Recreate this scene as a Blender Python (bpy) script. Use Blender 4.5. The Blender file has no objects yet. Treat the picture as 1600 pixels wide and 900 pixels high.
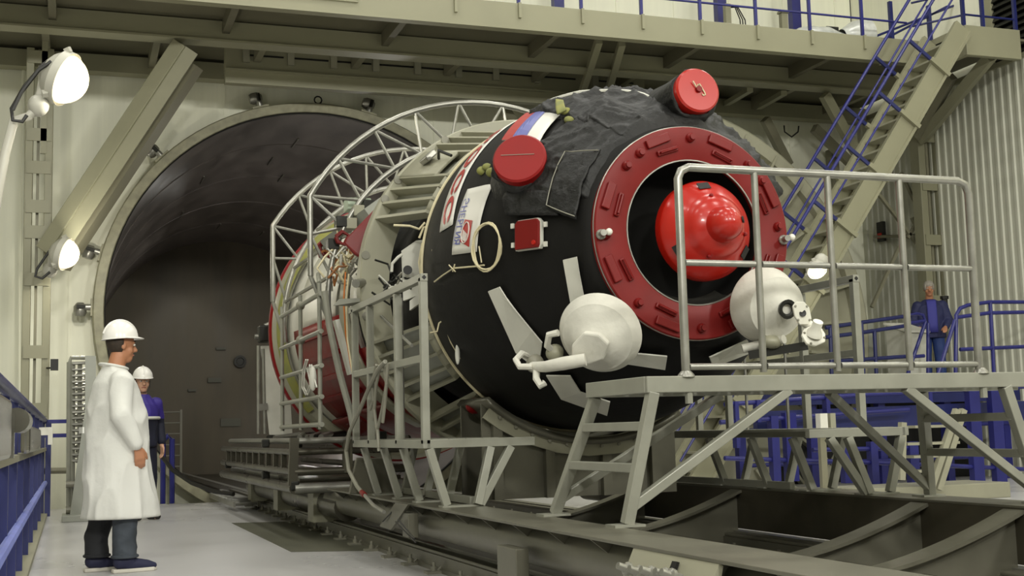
import bpy, math, random
from mathutils import Vector, Matrix, noise
random.seed(7)
scene = bpy.context.scene
COL = scene.collection
# ------------------------------------------------------------------ camera
FPX, HC = 1950.0, 0.95
def _basis():
    vl = Vector((110 - 800, 690 - 450, FPX)); slope = -0.0265
    x = (FPX * FPX + 240 * (240 + slope * 690)) / (690 - 240 * slope)
    vr = Vector((x, 690 + slope * (800 + x - 110) - 450, FPX))
    xd, yd = vr.normalized(), vl.normalized(); zd = xd.cross(yd)
    if zd.y > 0: zd = -zd
    return xd, yd, zd
XD, YD, ZD = _basis()
def ray(u, v):
    c = Vector((u - 800, v - 450, FPX)) / FPX
    return Vector((XD.dot(c), YD.dot(c), ZD.dot(c)))
CAM = Vector((0, 0, HC))
# a photograph pixel plus one known world coordinate gives a world point
def aty(u, v, y): d = ray(u, v); return CAM + d * (y / d.y)
def atx(u, v, x): d = ray(u, v); return CAM + d * (x / d.x)
def atz(u, v, z): d = ray(u, v); return CAM + d * ((z - HC) / d.z)
cam = bpy.data.objects.new('camera', bpy.data.cameras.new('camera')); COL.objects.link(cam)
right = Vector((XD.x, YD.x, ZD.x)); down = Vector((XD.y, YD.y, ZD.y)); fwd = Vector((XD.z, YD.z, ZD.z))
cam.matrix_world = Matrix(((right.x, -down.x, -fwd.x, 0), (right.y, -down.y, -fwd.y, 0), (right.z, -down.z, -fwd.z, HC), (0, 0, 0, 1)))
cam.data.sensor_fit = 'HORIZONTAL'; cam.data.sensor_width = 36.0; cam.data.lens = FPX / 1600 * 36.0
cam.data.clip_start = 0.05; cam.data.clip_end = 200
scene.camera = cam
# ------------------------------------------------------------------ world, lights, exposure
scene.view_settings.view_transform = 'Standard'; scene.view_settings.look = 'None'
scene.view_settings.gamma = 1.0; scene.view_settings.use_curve_mapping = False
scene.view_settings.exposure = -0.55
w = bpy.data.worlds.new('hall_air'); scene.world = w; w.use_nodes = True
w.node_tree.nodes['Background'].inputs[0].default_value = (1.0, 0.97, 0.82, 1); w.node_tree.nodes['Background'].inputs[1].default_value = 0.015
def area(name, loc, size, power, target=None, col=(1.0, 0.985, 0.91)):
    l = bpy.data.lights.new(name, 'AREA'); l.shape = 'RECTANGLE'; l.size, l.size_y = size; l.energy = power; l.color = col
    o = bpy.data.objects.new(name, l); COL.objects.link(o); o.location = loc
    if target is not None:
        o.rotation_euler = (Vector(target) - Vector(loc)).to_track_quat('-Z', 'Y').to_euler()
    return o
for ix, lx in enumerate((-3.6, 1.6, 6.8, 12.0)):
    for iy, ly in enumerate((-3.0, 3.2, 9.2, 13.6)):
        area('hall_ceiling_lamp', (lx, ly, 11.7), (1.6, 1.6), 200)
for lx in (-4.5, 2.0, 9.0):
    area('front_fill_light', (lx, -6.8, 8.2), (1.4, 0.8), 980, (lx*0.5 + 2.5, 19.0, 2.6))  # added fill from behind the camera to brighten the back wall
area('chamber_top_fill', (3.2, 29.0, 5.6), (0.6, 0.3), 60)  # added fill light, no lamp is known inside the chamber
for lloc, lpow in (((6.0, 24.2, 3.8), 90), ((5.2, 29.0, 1.2), 35)):  # added fill lights that lift the dark bore, no lamps stand here
    ld_ = bpy.data.lights.new('chamber_side_fill', 'POINT'); ld_.energy = lpow; ld_.color = (1.0, 0.96, 0.9); ld_.shadow_soft_size = 0.15
    lo_ = bpy.data.objects.new('chamber_side_fill', ld_); COL.objects.link(lo_); lo_.location = lloc
# ------------------------------------------------------------------ materials
def lin(c): 
    c = c / 255.0
    return c / 12.92 if c <= 0.04045 else ((c + 0.055) / 1.055) ** 2.4
MATS = {}
def mat(name, rgb, rough=0.5, metal=0.0, var=0.12, vscale=4.0, bump=0.0, bscale=30.0, stretch=(1, 1, 1), rvar=0.1, emit=0.0, rgb2=None, coat=0.0, spec=0.5):
    m = bpy.data.materials.new(name); m.use_nodes = True; nt = m.node_tree; N = nt.nodes; L = nt.links
    b = N['Principled BSDF']; col = [lin(c) for c in rgb]
    tc = N.new('ShaderNodeTexCoord'); mp = N.new('ShaderNodeMapping'); L.new(tc.outputs['Object'], mp.inputs[0]); mp.inputs['Scale'].default_value = stretch
    nz = N.new('ShaderNodeTexNoise'); nz.inputs['Scale'].default_value = vscale; nz.inputs['Detail'].default_value = 5; L.new(mp.outputs[0], nz.inputs['Vector'])
    rp = N.new('ShaderNodeValToRGB'); rp.color_ramp.elements[0].position = 0.3; rp.color_ramp.elements[1].position = 0.7
    lo = [c * (1 - var) for c in col]; hi = [min(1, c * (1 + var)) for c in col]
    if rgb2: lo = col; hi = [lin(c) for c in rgb2]
    rp.color_ramp.elements[0].color = (*lo, 1); rp.color_ramp.elements[1].color = (*hi, 1)
    L.new(nz.outputs[0], rp.inputs[0]); L.new(rp.outputs[0], b.inputs['Base Color'])
    b.inputs['Metallic'].default_value = metal; b.inputs['Specular IOR Level'].default_value = spec
    mr = N.new('ShaderNodeMapRange'); mr.inputs[3].default_value = max(0.03, rough - rvar); mr.inputs[4].default_value = min(1, rough + rvar)
    L.new(nz.outputs[0], mr.inputs[0]); L.new(mr.outputs[0], b.inputs['Roughness'])
    if bump > 0:
        n2 = N.new('ShaderNodeTexNoise'); n2.inputs['Scale'].default_value = bscale; n2.inputs['Detail'].default_value = 4; L.new(mp.outputs[0], n2.inputs['Vector'])
        bp = N.new('ShaderNodeBump'); bp.inputs['Strength'].default_value = bump; bp.inputs['Distance'].default_value = 0.02
        L.new(n2.outputs[0], bp.inputs['Height']); L.new(bp.outputs[0], b.inputs['Normal'])
    if coat: b.inputs['Coat Weight'].default_value = coat; b.inputs['Coat Roughness'].default_value = 0.1
    if emit: b.inputs['Emission Color'].default_value = (*col, 1); b.inputs['Emission Strength'].default_value = emit
    MATS[name] = m; return m
mat('wall_paint', (242, 242, 222), 0.55, var=0.035, vscale=1.2, stretch=(10, 10, 0.12))
mat('siding', (200, 200, 184), 0.5, var=0.14, vscale=0.45, stretch=(1, 1, 0.5))
mat('ceiling_paint', (130, 128, 114), 0.8)
mat('far_wall', (140, 139, 124), 0.7)
mat('floor_paint', (192, 191, 190), 0.30, var=0.07, vscale=0.8, rvar=0.10, bump=0.03, bscale=8)
mat('concrete_and_shadow', (92, 92, 78), 0.5, var=0.15, vscale=3)  # pit floor colour, also used for the painted shadow beside the rail
mat('beige_steel', (142, 140, 116), 0.45, var=0.06, vscale=1.2)
mat('beige_dark', (130, 127, 106), 0.5, var=0.08, vscale=1.5)
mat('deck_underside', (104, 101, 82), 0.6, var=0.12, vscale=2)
mat('blue_paint', (36, 38, 110), 0.35, var=0.12, vscale=3)
mat('blue_dark', (32, 38, 92), 0.4, var=0.12, vscale=3)
mat('red_matte', (114, 17, 15), 0.42, spec=0.35, var=0.10, vscale=5, coat=0.0)
mat('red_gloss', (174, 27, 15), 0.30, var=0.05, vscale=4, coat=0.25, rvar=0.04)
mat('red_cap', (136, 15, 13), 0.42, spec=0.35, var=0.05, vscale=4)
mat('red_dark', (122, 9, 12), 0.42, spec=0.3, var=0.15, vscale=5)
mat('black_hull', (15, 14, 12), 0.65, spec=0.25, var=0.25, vscale=6, bump=0.06, bscale=25)
mat('black_cloth', (27, 27, 26), 0.58, spec=0.4, var=0.35, vscale=7, bump=1.0, bscale=13)
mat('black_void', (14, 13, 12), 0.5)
mat('dark_metal', (40, 40, 36), 0.4, metal=0.5, var=0.2)
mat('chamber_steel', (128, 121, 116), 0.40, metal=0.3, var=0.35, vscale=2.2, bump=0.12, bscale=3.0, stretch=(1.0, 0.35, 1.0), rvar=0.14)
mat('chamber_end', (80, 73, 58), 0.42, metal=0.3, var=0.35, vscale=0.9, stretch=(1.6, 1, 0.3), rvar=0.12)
mat('rim_steel', (146, 143, 120), 0.55, var=0.22, vscale=7, bump=0.15, bscale=14)
mat('frame_paint', (143, 143, 131), 0.36, var=0.10, vscale=6, metal=0.1)
mat('galvanised', (152, 151, 143), 0.32, metal=0.65, var=0.14, vscale=9)
mat('brushed_steel', (138, 136, 128), 0.25, metal=0.9, var=0.12, vscale=3, stretch=(0.3, 0.3, 4))
mat('trolley_steel', (106, 104, 91), 0.38, metal=0.35, var=0.16, vscale=3, bump=0.05, bscale=10)
mat('trolley_dark', (70, 66, 54), 0.45, metal=0.3, var=0.25, vscale=4)
mat('cream_metal', (154, 152, 132), 0.42, var=0.08, vscale=3)
mat('white_paint', (226, 224, 212), 0.35, var=0.05, vscale=5)
mat('white_fabric', (206, 204, 193), 0.7, var=0.08, vscale=8, bump=0.25, bscale=16)
mat('white_sheet', (206, 205, 194), 0.45, var=0.08, vscale=5)
mat('coat_cloth', (220, 220, 214), 0.75, var=0.04, vscale=3, bump=0.35, bscale=9)
mat('cord_cream', (214, 204, 168), 0.6)
mat('yellow_foam', (140, 138, 62), 0.7, var=0.3, vscale=9, rgb2=(120, 124, 76))
mat('sticker_white', (226, 224, 216), 0.4, var=0.02)
mat('sticker_red', (176, 42, 40), 0.4, var=0.05)
mat('sticker_blue', (92, 98, 168), 0.4, var=0.05)
mat('skin', (178, 124, 92), 0.5, var=0.06, vscale=10)
mat('skin_pale', (206, 160, 132), 0.5, var=0.06, vscale=10)
mat('hair_dark', (54, 44, 34), 0.7, var=0.3, vscale=40)
mat('hair_grey', (150, 144, 134), 0.7, var=0.2, vscale=40)
mat('denim_shaded', (32, 33, 37), 0.8, var=0.2, vscale=12)
mat('denim_worn_lit', (62, 68, 76), 0.8, var=0.3, vscale=7, bump=0.2, bscale=14)
mat('shoe_navy', (36, 38, 66), 0.7, var=0.1)
mat('shoe_sole', (206, 202, 190), 0.6)
mat('jacket_violet', (54, 40, 132), 0.6, var=0.15, vscale=6, bump=0.2, bscale=12)
mat('navy_cloth', (24, 26, 44), 0.75, var=0.2, vscale=6, bump=0.2, bscale=12)
mat('navy_jacket', (38, 42, 82), 0.7, var=0.15, vscale=6, bump=0.2, bscale=12)
mat('blue_shirt', (58, 58, 140), 0.7, var=0.1)
mat('trouser_blue', (40, 62, 120), 0.7, var=0.15)
mat('helmet_white', (236, 234, 228), 0.25, var=0.02)
mat('eye_dark', (22, 16, 12), 0.3)
mat('lips', (150, 88, 74), 0.5)
mat('lamp_globe', (255, 240, 200), 0.3, var=0.0, emit=2.2)
mat('lamp_housing', (196, 194, 182), 0.4, var=0.06)
mat('stack_steel', (92, 89, 78), 0.3, metal=0.7, var=0.08, vscale=3)
mat('cable_black', (26, 25, 22), 0.5)
mat('hose_grey', (132, 130, 116), 0.45, var=0.1)
mat('plastic_film', (196, 198, 192), 0.18, var=0.15, vscale=9, bump=0.5, bscale=10)
mat('rope_blue', (112, 122, 190), 0.6)
mat('orange_wire', (196, 112, 40), 0.5)
mat('glass_dark', (50, 52, 52), 0.08, metal=0.3)
mat('copper_wire', (150, 96, 48), 0.5)
mat('grey_panel', (156, 158, 148), 0.4, var=0.05)
mat('mint_box', (176, 190, 170), 0.5, var=0.05)
# ------------------------------------------------------------------ mesh helpers
ORI = {}
class MB:
    def __init__(s): s.v = []; s.f = []
    def add(s, vs, fs):
        o = len(s.v); s.v += [Vector(p) for p in vs]; s.f += [tuple(i + o for i in q) for q in fs]; return s
    def box(s, x0, x1, y0, y1, z0, z1):
        return s.add([(x0,y0,z0),(x1,y0,z0),(x1,y1,z0),(x0,y1,z0),(x0,y0,z1),(x1,y0,z1),(x1,y1,z1),(x0,y1,z1)],
                     [(0,3,2,1),(4,5,6,7),(0,1,5,4),(1,2,6,5),(2,3,7,6),(3,0,4,7)])
    def beam(s, a, b, w, h, up=(0, 0, 1)):
        a, b = Vector(a), Vector(b); d = (b - a).normalized(); u = Vector(up)
        if abs(d.dot(u)) > 0.98: u = Vector((0, 1, 0))
        r = d.cross(u).normalized(); u = r.cross(d).normalized(); vs = []
        for p in (a, b):
            for sx, sz in ((-1,-1),(1,-1),(1,1),(-1,1)): vs.append(p + r * sx * w / 2 + u * sz * h / 2)
        return s.add(vs, [(3,2,1,0),(4,5,6,7),(0,1,5,4),(1,2,6,5),(2,3,7,6),(3,0,4,7)])
    def tube(s, pts, r, n=8, closed=False):
        pts = [Vector(p) for p in pts]; m = len(pts); rs = r if isinstance(r, (list, tuple)) else [r] * m
        o = len(s.v); prev = None
        for i, p in enumerate(pts):
            if closed: t = pts[(i + 1) % m] - pts[i - 1]
            else: t = pts[min(i + 1, m - 1)] - pts[max(i - 1, 0)]
            t.normalize()
            if prev is None:
                q = Vector((0, 0, 1)) if abs(t.z) < 0.9 else Vector((1, 0, 0)); prev = (q - t * q.dot(t)).normalized()
            else:
                prev = (prev - t * prev.dot(t)).normalized()
            bn = t.cross(prev)
            for k in range(n):
                a = 2 * math.pi * k / n; s.v.append(p + (prev * math.cos(a) + bn * math.sin(a)) * rs[i])
        for i in range(m if closed else m - 1):
            j = (i + 1) % m
            for k in range(n): s.f.append((o + i*n + k, o + i*n + (k+1) % n, o + j*n + (k+1) % n, o + j*n + k))
        if not closed:
            s.f.append(tuple(o + k for k in range(n))[::-1]); s.f.append(tuple(o + (m-1)*n + k for k in range(n)))
        return s
    def lathe(s, prof, org, d, n=32, a0=0.0, a1=2*math.pi, ref=None):
        """prof: (distance along d, radius)"""
        org, d = Vector(org), Vector(d).normalized(); q = Vector(ref) if ref else (Vector((0, 0, 1)) if abs(d.z) < 0.9 else Vector((1, 0, 0)))
        e1 = (q - d * q.dot(d)).normalized(); e2 = d.cross(e1); full = abs(a1 - a0 - 2*math.pi) < 1e-6; m = n if full else n + 1; o = len(s.v)
        for t, r in prof:
            for k in range(m):
                a = a0 + (a1 - a0) * k / n; s.v.append(org + d * t + (e1 * math.cos(a) + e2 * math.sin(a)) * r)
        for i in range(len(prof) - 1):
            for k in range(n):
                k2 = (k + 1) % m; s.f.append((o + i*m + k, o + i*m + k2, o + (i+1)*m + k2, o + (i+1)*m + k))
        return s
    def prism(s, poly, vec):
        poly = [Vector(p) for p in poly]; vec = Vector(vec); n = len(poly)
        return s.add(poly + [p + vec for p in poly], [tuple(range(n))[::-1], tuple(range(n, 2*n))] + [(i, (i+1) % n, n + (i+1) % n, n + i) for i in range(n)])
    def ball(s, c, r, n=12, m=8, rot=None):
        c = Vector(c); r = Vector(r) if not isinstance(r, (int, float)) else Vector((r, r, r)); o = len(s.v)
        for i in range(m + 1):
            th = math.pi * i / m
            for k in range(n):
                a = 2*math.pi*k/n; p = Vector((r.x*math.sin(th)*math.cos(a), r.y*math.sin(th)*math.sin(a), r.z*math.cos(th)))
                if rot: p = rot @ p
                s.v.append(c + p)
        for i in range(m):
            for k in range(n): s.f.append((o+i*n+k, o+(i+1)*n+k, o+(i+1)*n+(k+1)%n, o+i*n+(k+1)%n))
        return s
    def grid(s, rows):
        o = len(s.v); m = len(rows[0])
        for r in rows: s.v += [Vector(p) for p in r]
        for i in range(len(rows) - 1):
            for k in range(m - 1): s.f.append((o+i*m+k, o+i*m+k+1, o+(i+1)*m+k+1, o+(i+1)*m+k))
        return s
    def build(s, name, material, parent=None, smooth=False, bevel=0.0, kind=None, solid=0.0, label=None, angle=0.7):
        me = bpy.data.meshes.new(name); org = ORI.get(parent.name, Vector()) if parent else Vector()
        me.from_pydata([tuple(p - org) for p in s.v], [], s.f); me.validate(); me.update()
        me.materials.append(MATS[material] if isinstance(material, str) else material)
        o = bpy.data.objects.new(name, me); COL.objects.link(o)
        if parent: o.parent = parent; ORI[o.name] = org
        else: ORI[o.name] = Vector()
        if smooth:
            for p in me.polygons: p.use_smooth = True
            try: me.set_sharp_from_angle(angle=angle)
            except Exception: pass
        if bevel: md = o.modifiers.new('edge', 'BEVEL'); md.width = bevel; md.segments = 2; md.limit_method = 'ANGLE'
        if solid: md = o.modifiers.new('thickness', 'SOLIDIFY'); md.thickness = solid; md.offset = 0
        if kind: o['kind'] = kind
        if label: o['label'] = label
        return o
def tag(o, label, cat, group=None, kind=None):
    o['label'] = label; o['category'] = cat
    if group: o['group'] = group
    if kind: o['kind'] = kind
    return o
def thing(name, loc, label, cat, group=None, kind=None):
    o = bpy.data.objects.new(name, None); COL.objects.link(o); o.location = loc; o.empty_display_size = 0.1; ORI[o.name] = Vector(loc)
    return tag(o, label, cat, group, kind)
def struct(o, label=None, cat=None):
    o['kind'] = 'structure'
    if label: o['label'] = label
    if cat: o['category'] = cat
    return o
def arc(cx, y, cz, r, a0, a1, n):
    return [Vector((cx + r*math.cos(math.radians(a0 + (a1-a0)*i/n)), y, cz + r*math.sin(math.radians(a0 + (a1-a0)*i/n)))) for i in range(n + 1)]
def V(*a): return Vector(a)
XA, ZA = 3.65, 2.144       # the spacecraft's axis
# ================================================================== the setting
YW, XR, XL, YB, ZT = 19.8, 14.1, -7.0, -8.0, 12.0
CZ, CR = 2.86, 3.2          # chamber axis height and bore
m = MB().box(XL, XR, YB, 19.15, -0.3, 0.0)
struct(m.build('floor', 'floor_paint'), 'light grey painted hall floor', 'floor')
m = MB().box(XL, XR, 19.15, YW + 0.4, -1.6, -1.3); struct(m.build('floor_pit', 'concrete_and_shadow'), 'sunken pit floor before the round chamber mouth', 'floor')
# back wall with the round opening of the chamber
m = MB(); n = 64; ring = [V(XA + (CR+0.1)*math.cos(2*math.pi*k/n), YW, CZ + (CR+0.1)*math.sin(2*math.pi*k/n)) for k in range(n)]
outer = []
for k in range(n):
    a = 2*math.pi*k/n; c, s_ = math.cos(a), math.sin(a)
    tx = ((XR - XA) if c > 0 else (XL - XA)) / c if abs(c) > 1e-6 else 1e9
    tz = ((ZT - CZ) if s_ > 0 else (-1.6 - CZ)) / s_ if abs(s_) > 1e-6 else 1e9
    t = min(tx, tz); outer.append(V(XA + t*c, YW, CZ + t*s_))
o0 = 0; m.v = ring + outer
for k in range(n): m.f.append((k, (k+1) % n, n + (k+1) % n, n + k))
def onx(p): return min(abs(p.x - XR), abs(p.x - XL)) < 1e-4
for k in range(n):
    p1, p2 = outer[k], outer[(k+1) % n]
    if onx(p1) != onx(p2):
        px, pz = (p1, p2) if onx(p1) else (p2, p1)
        m.v.append(V(px.x, YW, pz.z)); m.f.append((n + k, n + (k+1) % n, len(m.v) - 1))
wb = struct(m.build('wall_back', 'wall_paint'), 'white panelled hall wall around the round chamber mouth', 'wall')
# narrow upright joint strips of the wall panels
xx = -1.2
while xx < XR - 0.3:
    segs = [(0.0, 6.5), (6.95, 12.0)]
    d = abs(xx - XA)
    if d < 3.4: segs[0] = (CZ + math.sqrt(3.45**2 - d*d), 6.5)
    for z0, z1 in segs: MB().box(xx - 0.012, xx + 0.012, YW - 0.015, YW, z0, z1).build('panel_joint', 'wall_paint', wb)
    xx += 1.15
# corrugated right wall
m = MB(); rows = [[], []]; y = YB; p = 0.18
while y < YW:
    for dy, dx in ((0, 0), (0.09, 0), (0.11, -0.022), (0.16, -0.022), (0.18, 0)):
        for i, z in enumerate((0.0, 6.6)): rows[i].append(V(XR + dx, y + dy, z))
    y += p
m.grid(rows); struct(m.build('wall_right', 'siding'), 'right hall wall of ribbed pale metal siding', 'wall')
wu = MB().box(XR + 0.02, XR + 0.12, YB, 11.9, 6.6, ZT).box(XR + 0.02, XR + 0.12, 15.95, YW, 6.6, ZT).box(XR + 0.02, XR + 0.12, 11.9, 15.95, 9.6, ZT).build('wall_right_upper', 'wall_paint'); struct(wu)
MB().box(XR - 0.06, XR + 0.02, YB, YW, 6.56, 6.64).build('sill', 'beige_steel', wu)
struct(MB().box(XL - 0.1, XL, YB, YW, 0, ZT).build('wall_left', 'far_wall'))
struct(MB().box(XL, XR, YB - 0.1, YB, 0, ZT).build('wall_front', 'far_wall'))
struct(MB().box(XL, XR, YB, YW, ZT, ZT + 0.1).build('ceiling', 'ceiling_paint'))
# louvre above the siding
lv = thing('louvre_grille', (XR, 14.0, 6.64), 'black louvred vent grille above the siding in the upper right corner', 'grille')
MB().box(XR + 0.06, XR + 0.1, 11.9, 15.95, 6.64, 9.6).build('backing', 'black_void', lv)
for i in range(26): MB().beam((XR + 0.0, 11.9, 6.70 + i*0.11), (XR + 0.0, 15.95, 6.70 + i*0.11), 0.02, 0.07, (0.5, 0, 1)).build('slat', 'dark_metal', lv)
MB().box(XR - 0.03, XR + 0.1, 15.95, 16.1, 6.64, 9.6).build('frame_post', 'beige_steel', lv)
# ------------------------------------------------------------------ vacuum chamber
ch = thing('vacuum_chamber', (XA, 19.4, CZ - CR), 'huge round steel vacuum chamber open in the white wall', 'chamber', kind='structure')
m = MB(); rows = []
for i in range(14):
    yy = 19.5 + i * 1.04
    rows.append([V(XA + CR*math.cos(2*math.pi*k/72), yy, CZ + CR*math.sin(2*math.pi*k/72)) for k in range(73)])
m.grid(rows); m.f = [q[::-1] for q in m.f]; m.build('shell', 'chamber_steel', ch, smooth=True)
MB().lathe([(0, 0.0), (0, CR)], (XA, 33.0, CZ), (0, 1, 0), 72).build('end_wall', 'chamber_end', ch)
rim = MB().lathe([(0.11, CR), (0.02, CR), (0.0, CR + 0.02), (0.0, CR + 0.15), (0.03, CR + 0.17), (0.6, CR + 0.17)], (XA, 19.38, CZ), (0, 1, 0), 96).build('rim', 'rim_steel', ch, smooth=True, angle=0.5)
MB().lathe([(0, CR + 0.005), (0.02, CR - 0.012), (0.06, CR - 0.012)], (XA, 19.37, CZ), (0, 1, 0), 96).build('gasket', 'cable_black', ch, smooth=True)
def rimpt(a, r, y): return V(XA + r*math.cos(a), y, CZ + r*math.sin(a))
for (u, v) in ((403, 153), (240, 232), (578, 168), (140, 390), (135, 480)):
    q = aty(u, v, 19.45); a = math.atan2(q.z - CZ, q.x - XA); rad = V(math.cos(a), 0, math.sin(a)); tan = V(-math.sin(a), 0, math.cos(a))
    c = rimpt(a, CR + 0.17, 19.5)
    m = MB().beam(c - tan*0.13, c + tan*0.13, 0.18, 0.05, rad); k = m.build('clamp', 'rim_steel', ch)
    MB().tube([c + rad*0.02 - V(0, .05, 0), c + rad*0.2 - V(0, .05, 0)], 0.05, 10).build('clamp_body', 'galvanised', k, smooth=True)
    MB().lathe([(0, 0.0), (0, 0.07), (0.05, 0.095), (0.14, 0.095), (0.2, 0.05), (0.2, 0)], c + rad*0.17 + tan*0.13, -tan, 12).build('clamp_head', 'galvanised', k, smooth=True)
    MB().beam(c + rad*0.1 - V(0, .1, 0), c + rad*0.22 - V(0, .13, 0), 0.03, 0.05).build('clamp_lever', 'dark_metal', k)
q = aty(497, 163, 19.45); MB().tube([q + V(0.06*math.cos(i*.6283), 0, 0.07 + 0.06*math.sin(i*.6283)) for i in range(10)], 0.012, 6, True).build('lifting_eye', 'cable_black', ch)
# rings of weld seam, small brackets inside the bore
for yy in (21.6, 24.4, 27.2, 30.0): MB().lathe([(0, CR - .001), (0.02, CR - 0.012), (0.04, CR - .001)], (XA, yy, CZ), (0, 1, 0), 72).build('weld_seam', 'chamber_steel', ch, smooth=True)
for (u, v, Y_) in ((461, 230, 21.5), (425, 283, 23), (330, 310, 23.5), (435, 335, 24.5), (300, 365, 27), (345, 380, 30.5), (405, 380, 31)):
    a = math.atan2(*(lambda q: (q.z - CZ, q.x - XA))(aty(u, v, Y_))); c = rimpt(a, CR - 0.012, Y_)
    MB().beam(c - V(0, 0.35, 0), c + V(0, 0.35, 0), 0.025, 0.02, V(math.cos(a), 0, math.sin(a))).build('bracket_strip', 'galvanised', ch)
pt = aty(375, 565, 32.9); k = MB().lathe([(0, 0.0), (0, 0.16), (-0.05, 0.16), (-0.05, 0.10), (-0.02, 0.09), (-0.02, 0)], pt, (0, 1, 0), 20).build('port', 'dark_metal', ch)
for (u, v, w_, h_) in ((335, 594, 0.34, 0.12), (360, 660, 0.5, 0.2), (345, 545, 0.25, 0.06), (300, 610, 0.2, 0.06)):
    p_ = aty(u, v, 32.95); MB().box(p_.x - w_/2, p_.x + w_/2, 32.9, 32.98, p_.z - h_/2, p_.z + h_/2).build('plate', 'concrete_and_shadow', ch)
MB().box(2.0, 5.3, 19.6, 32.9, -0.02, 0.03).build('walkway', 'trolley_dark', ch)
# ladder in the chamber
ld = thing('ladder', (1.7, 25, 0), 'small grey ladder standing inside the dark chamber', 'ladder')
a, b = aty(252, 640, 24), aty(283, 640, 24)
for q in (a, b): MB().beam((q.x, 24, 0.0), (q.x, 24, q.z), 0.04, 0.04).build('stile', 'hose_grey', ld)
for i in range(6): z = a.z - 0.05 - i*0.2; MB().tube([(a.x, 24, z), (b.x, 24, z)], 0.013, 6).build('rung', 'hose_grey', ld)
MB().box(a.x - .1, b.x + .15, 23.9, 24.1, -0.3, 0.0).build('base', 'trolley_dark', ld)
# ------------------------------------------------------------------ upper gallery
gl = thing('gallery', (6, 17.7, 6.5), 'beige steel gallery running high across the back wall', 'gallery')
GX0, GX1 = -6.9, 12.6
MB().box(GX0, GX1, 15.92, 16.02, 6.5, 6.9).build('front_fascia', 'beige_steel', gl, bevel=0.006)
MB().box(GX0, GX1, 15.86, 15.92, 6.5, 6.53).build('fascia_flange', 'beige_steel', gl)
MB().box(GX0, 13.9, 17.45, 17.58, 6.5, 6.8).build('middle_beam', 'beige_steel', gl)
MB().box(GX0, 13.9, 17.37, 17.66, 6.48, 6.51).build('middle_beam_flange', 'beige_steel', gl)
MB().box(GX0, 14.0, 19.35, 19.6, 6.5, 6.76).build('rear_beam', 'beige_steel', gl)
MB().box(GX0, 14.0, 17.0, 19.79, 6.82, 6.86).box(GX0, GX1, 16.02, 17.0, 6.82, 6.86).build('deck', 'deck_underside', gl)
x = -2.6
while x < 12.5:
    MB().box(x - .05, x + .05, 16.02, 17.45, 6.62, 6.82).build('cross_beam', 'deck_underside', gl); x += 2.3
x = -1.9
while x < 13.8:
    MB().box(x - .05, x + .05, 17.58, 19.35, 6.6, 6.82).build('cross_beam', 'beige_dark', gl); x += 1.5
# struts between gallery and back wall
MB().beam(aty(1288, 148, 17.6), aty(1338, 238, 17.9), 0.17, 0.12, (0, 1, 0)).build('strut', 'beige_steel', gl)
for (u0, v0, u1, v1) in ((936, 62, 907, 152), (972, 66, 948, 150)):
    MB().beam(aty(u0, v0, 16.3), aty(u1, v1, 18.6), 0.12, 0.1, (1, 0, 0)).build('strut', 'beige_steel', gl)
for (u0, v0, u1, v1) in ((1195, 186, 1232, 258), (1272, 200, 1347, 272), (752, 110, 800, 190)):
    MB().beam(aty(u0, v0, 19.0), aty(u1, v1, 19.3), 0.16, 0.12, (0, 1, 0)).build('strut', 'beige_dark', gl)
for (u0, v0, u1, v1) in ((1172, 140, 1135, 162), (1225, 145, 1185, 168), (1315, 100, 1285, 118)):
    MB().beam(aty(u0, v0, 17.7), aty(u1, v1, 19.3), 0.1, 0.08).build('knee_brace', 'beige_steel', gl)
# conduit on the fascia
f0, f1 = aty(440, 0, 15.9), aty(560, 12, 15.9)
MB().tube([V(f0.x, 15.9, 6.84), V(f1.x, 15.9, 6.84), V(f1.x, 15.9, 6.7), V(f0.x - 1, 15.9, 6.7)], 0.012, 6).build('conduit', 'beige_steel', gl)
# door track girder under the gallery
tg = thing('door_track_girder', (5, 18.8, 6.1), 'long beige door track girder with clips under the gallery', 'girder')
gx0, gx1 = aty(352, 100, 18.6).x, aty(1010, 150, 18.6).x
za, zb = aty(600, 88, 18.6).z, aty(600, 145, 18.6).z; zm = aty(600, 124, 18.6).z
MB().box(gx0, gx1, 18.65, 18.8, zm, za).build('upper_web', 'beige_steel', tg, bevel=0.01)
MB().box(gx0, gx1, 18.55, 18.8, zm - 0.03, zm).build('ledge', 'beige_steel', tg)
MB().box(gx0, gx1, 18.6, 18.75, zb, zm - 0.03).build('lower_web', 'beige_steel', tg)
zs = aty(600, 101, 18.62).z
i = 0
for u in (385, 455, 522, 588, 653, 717, 775, 840, 930):
    q = aty(u, 90, 18.6); nx = aty(u + 64, 90, 18.6).x
    MB().box(q.x - .05, q.x + .05, 18.6, 18.66, zs - .12, zs + .08).build('clip', 'cream_metal', tg)
    MB().box(q.x + .05, nx - .05, 18.635, 18.66, zs - .012, zs + .012).build('slot', 'black_void', tg)
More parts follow.
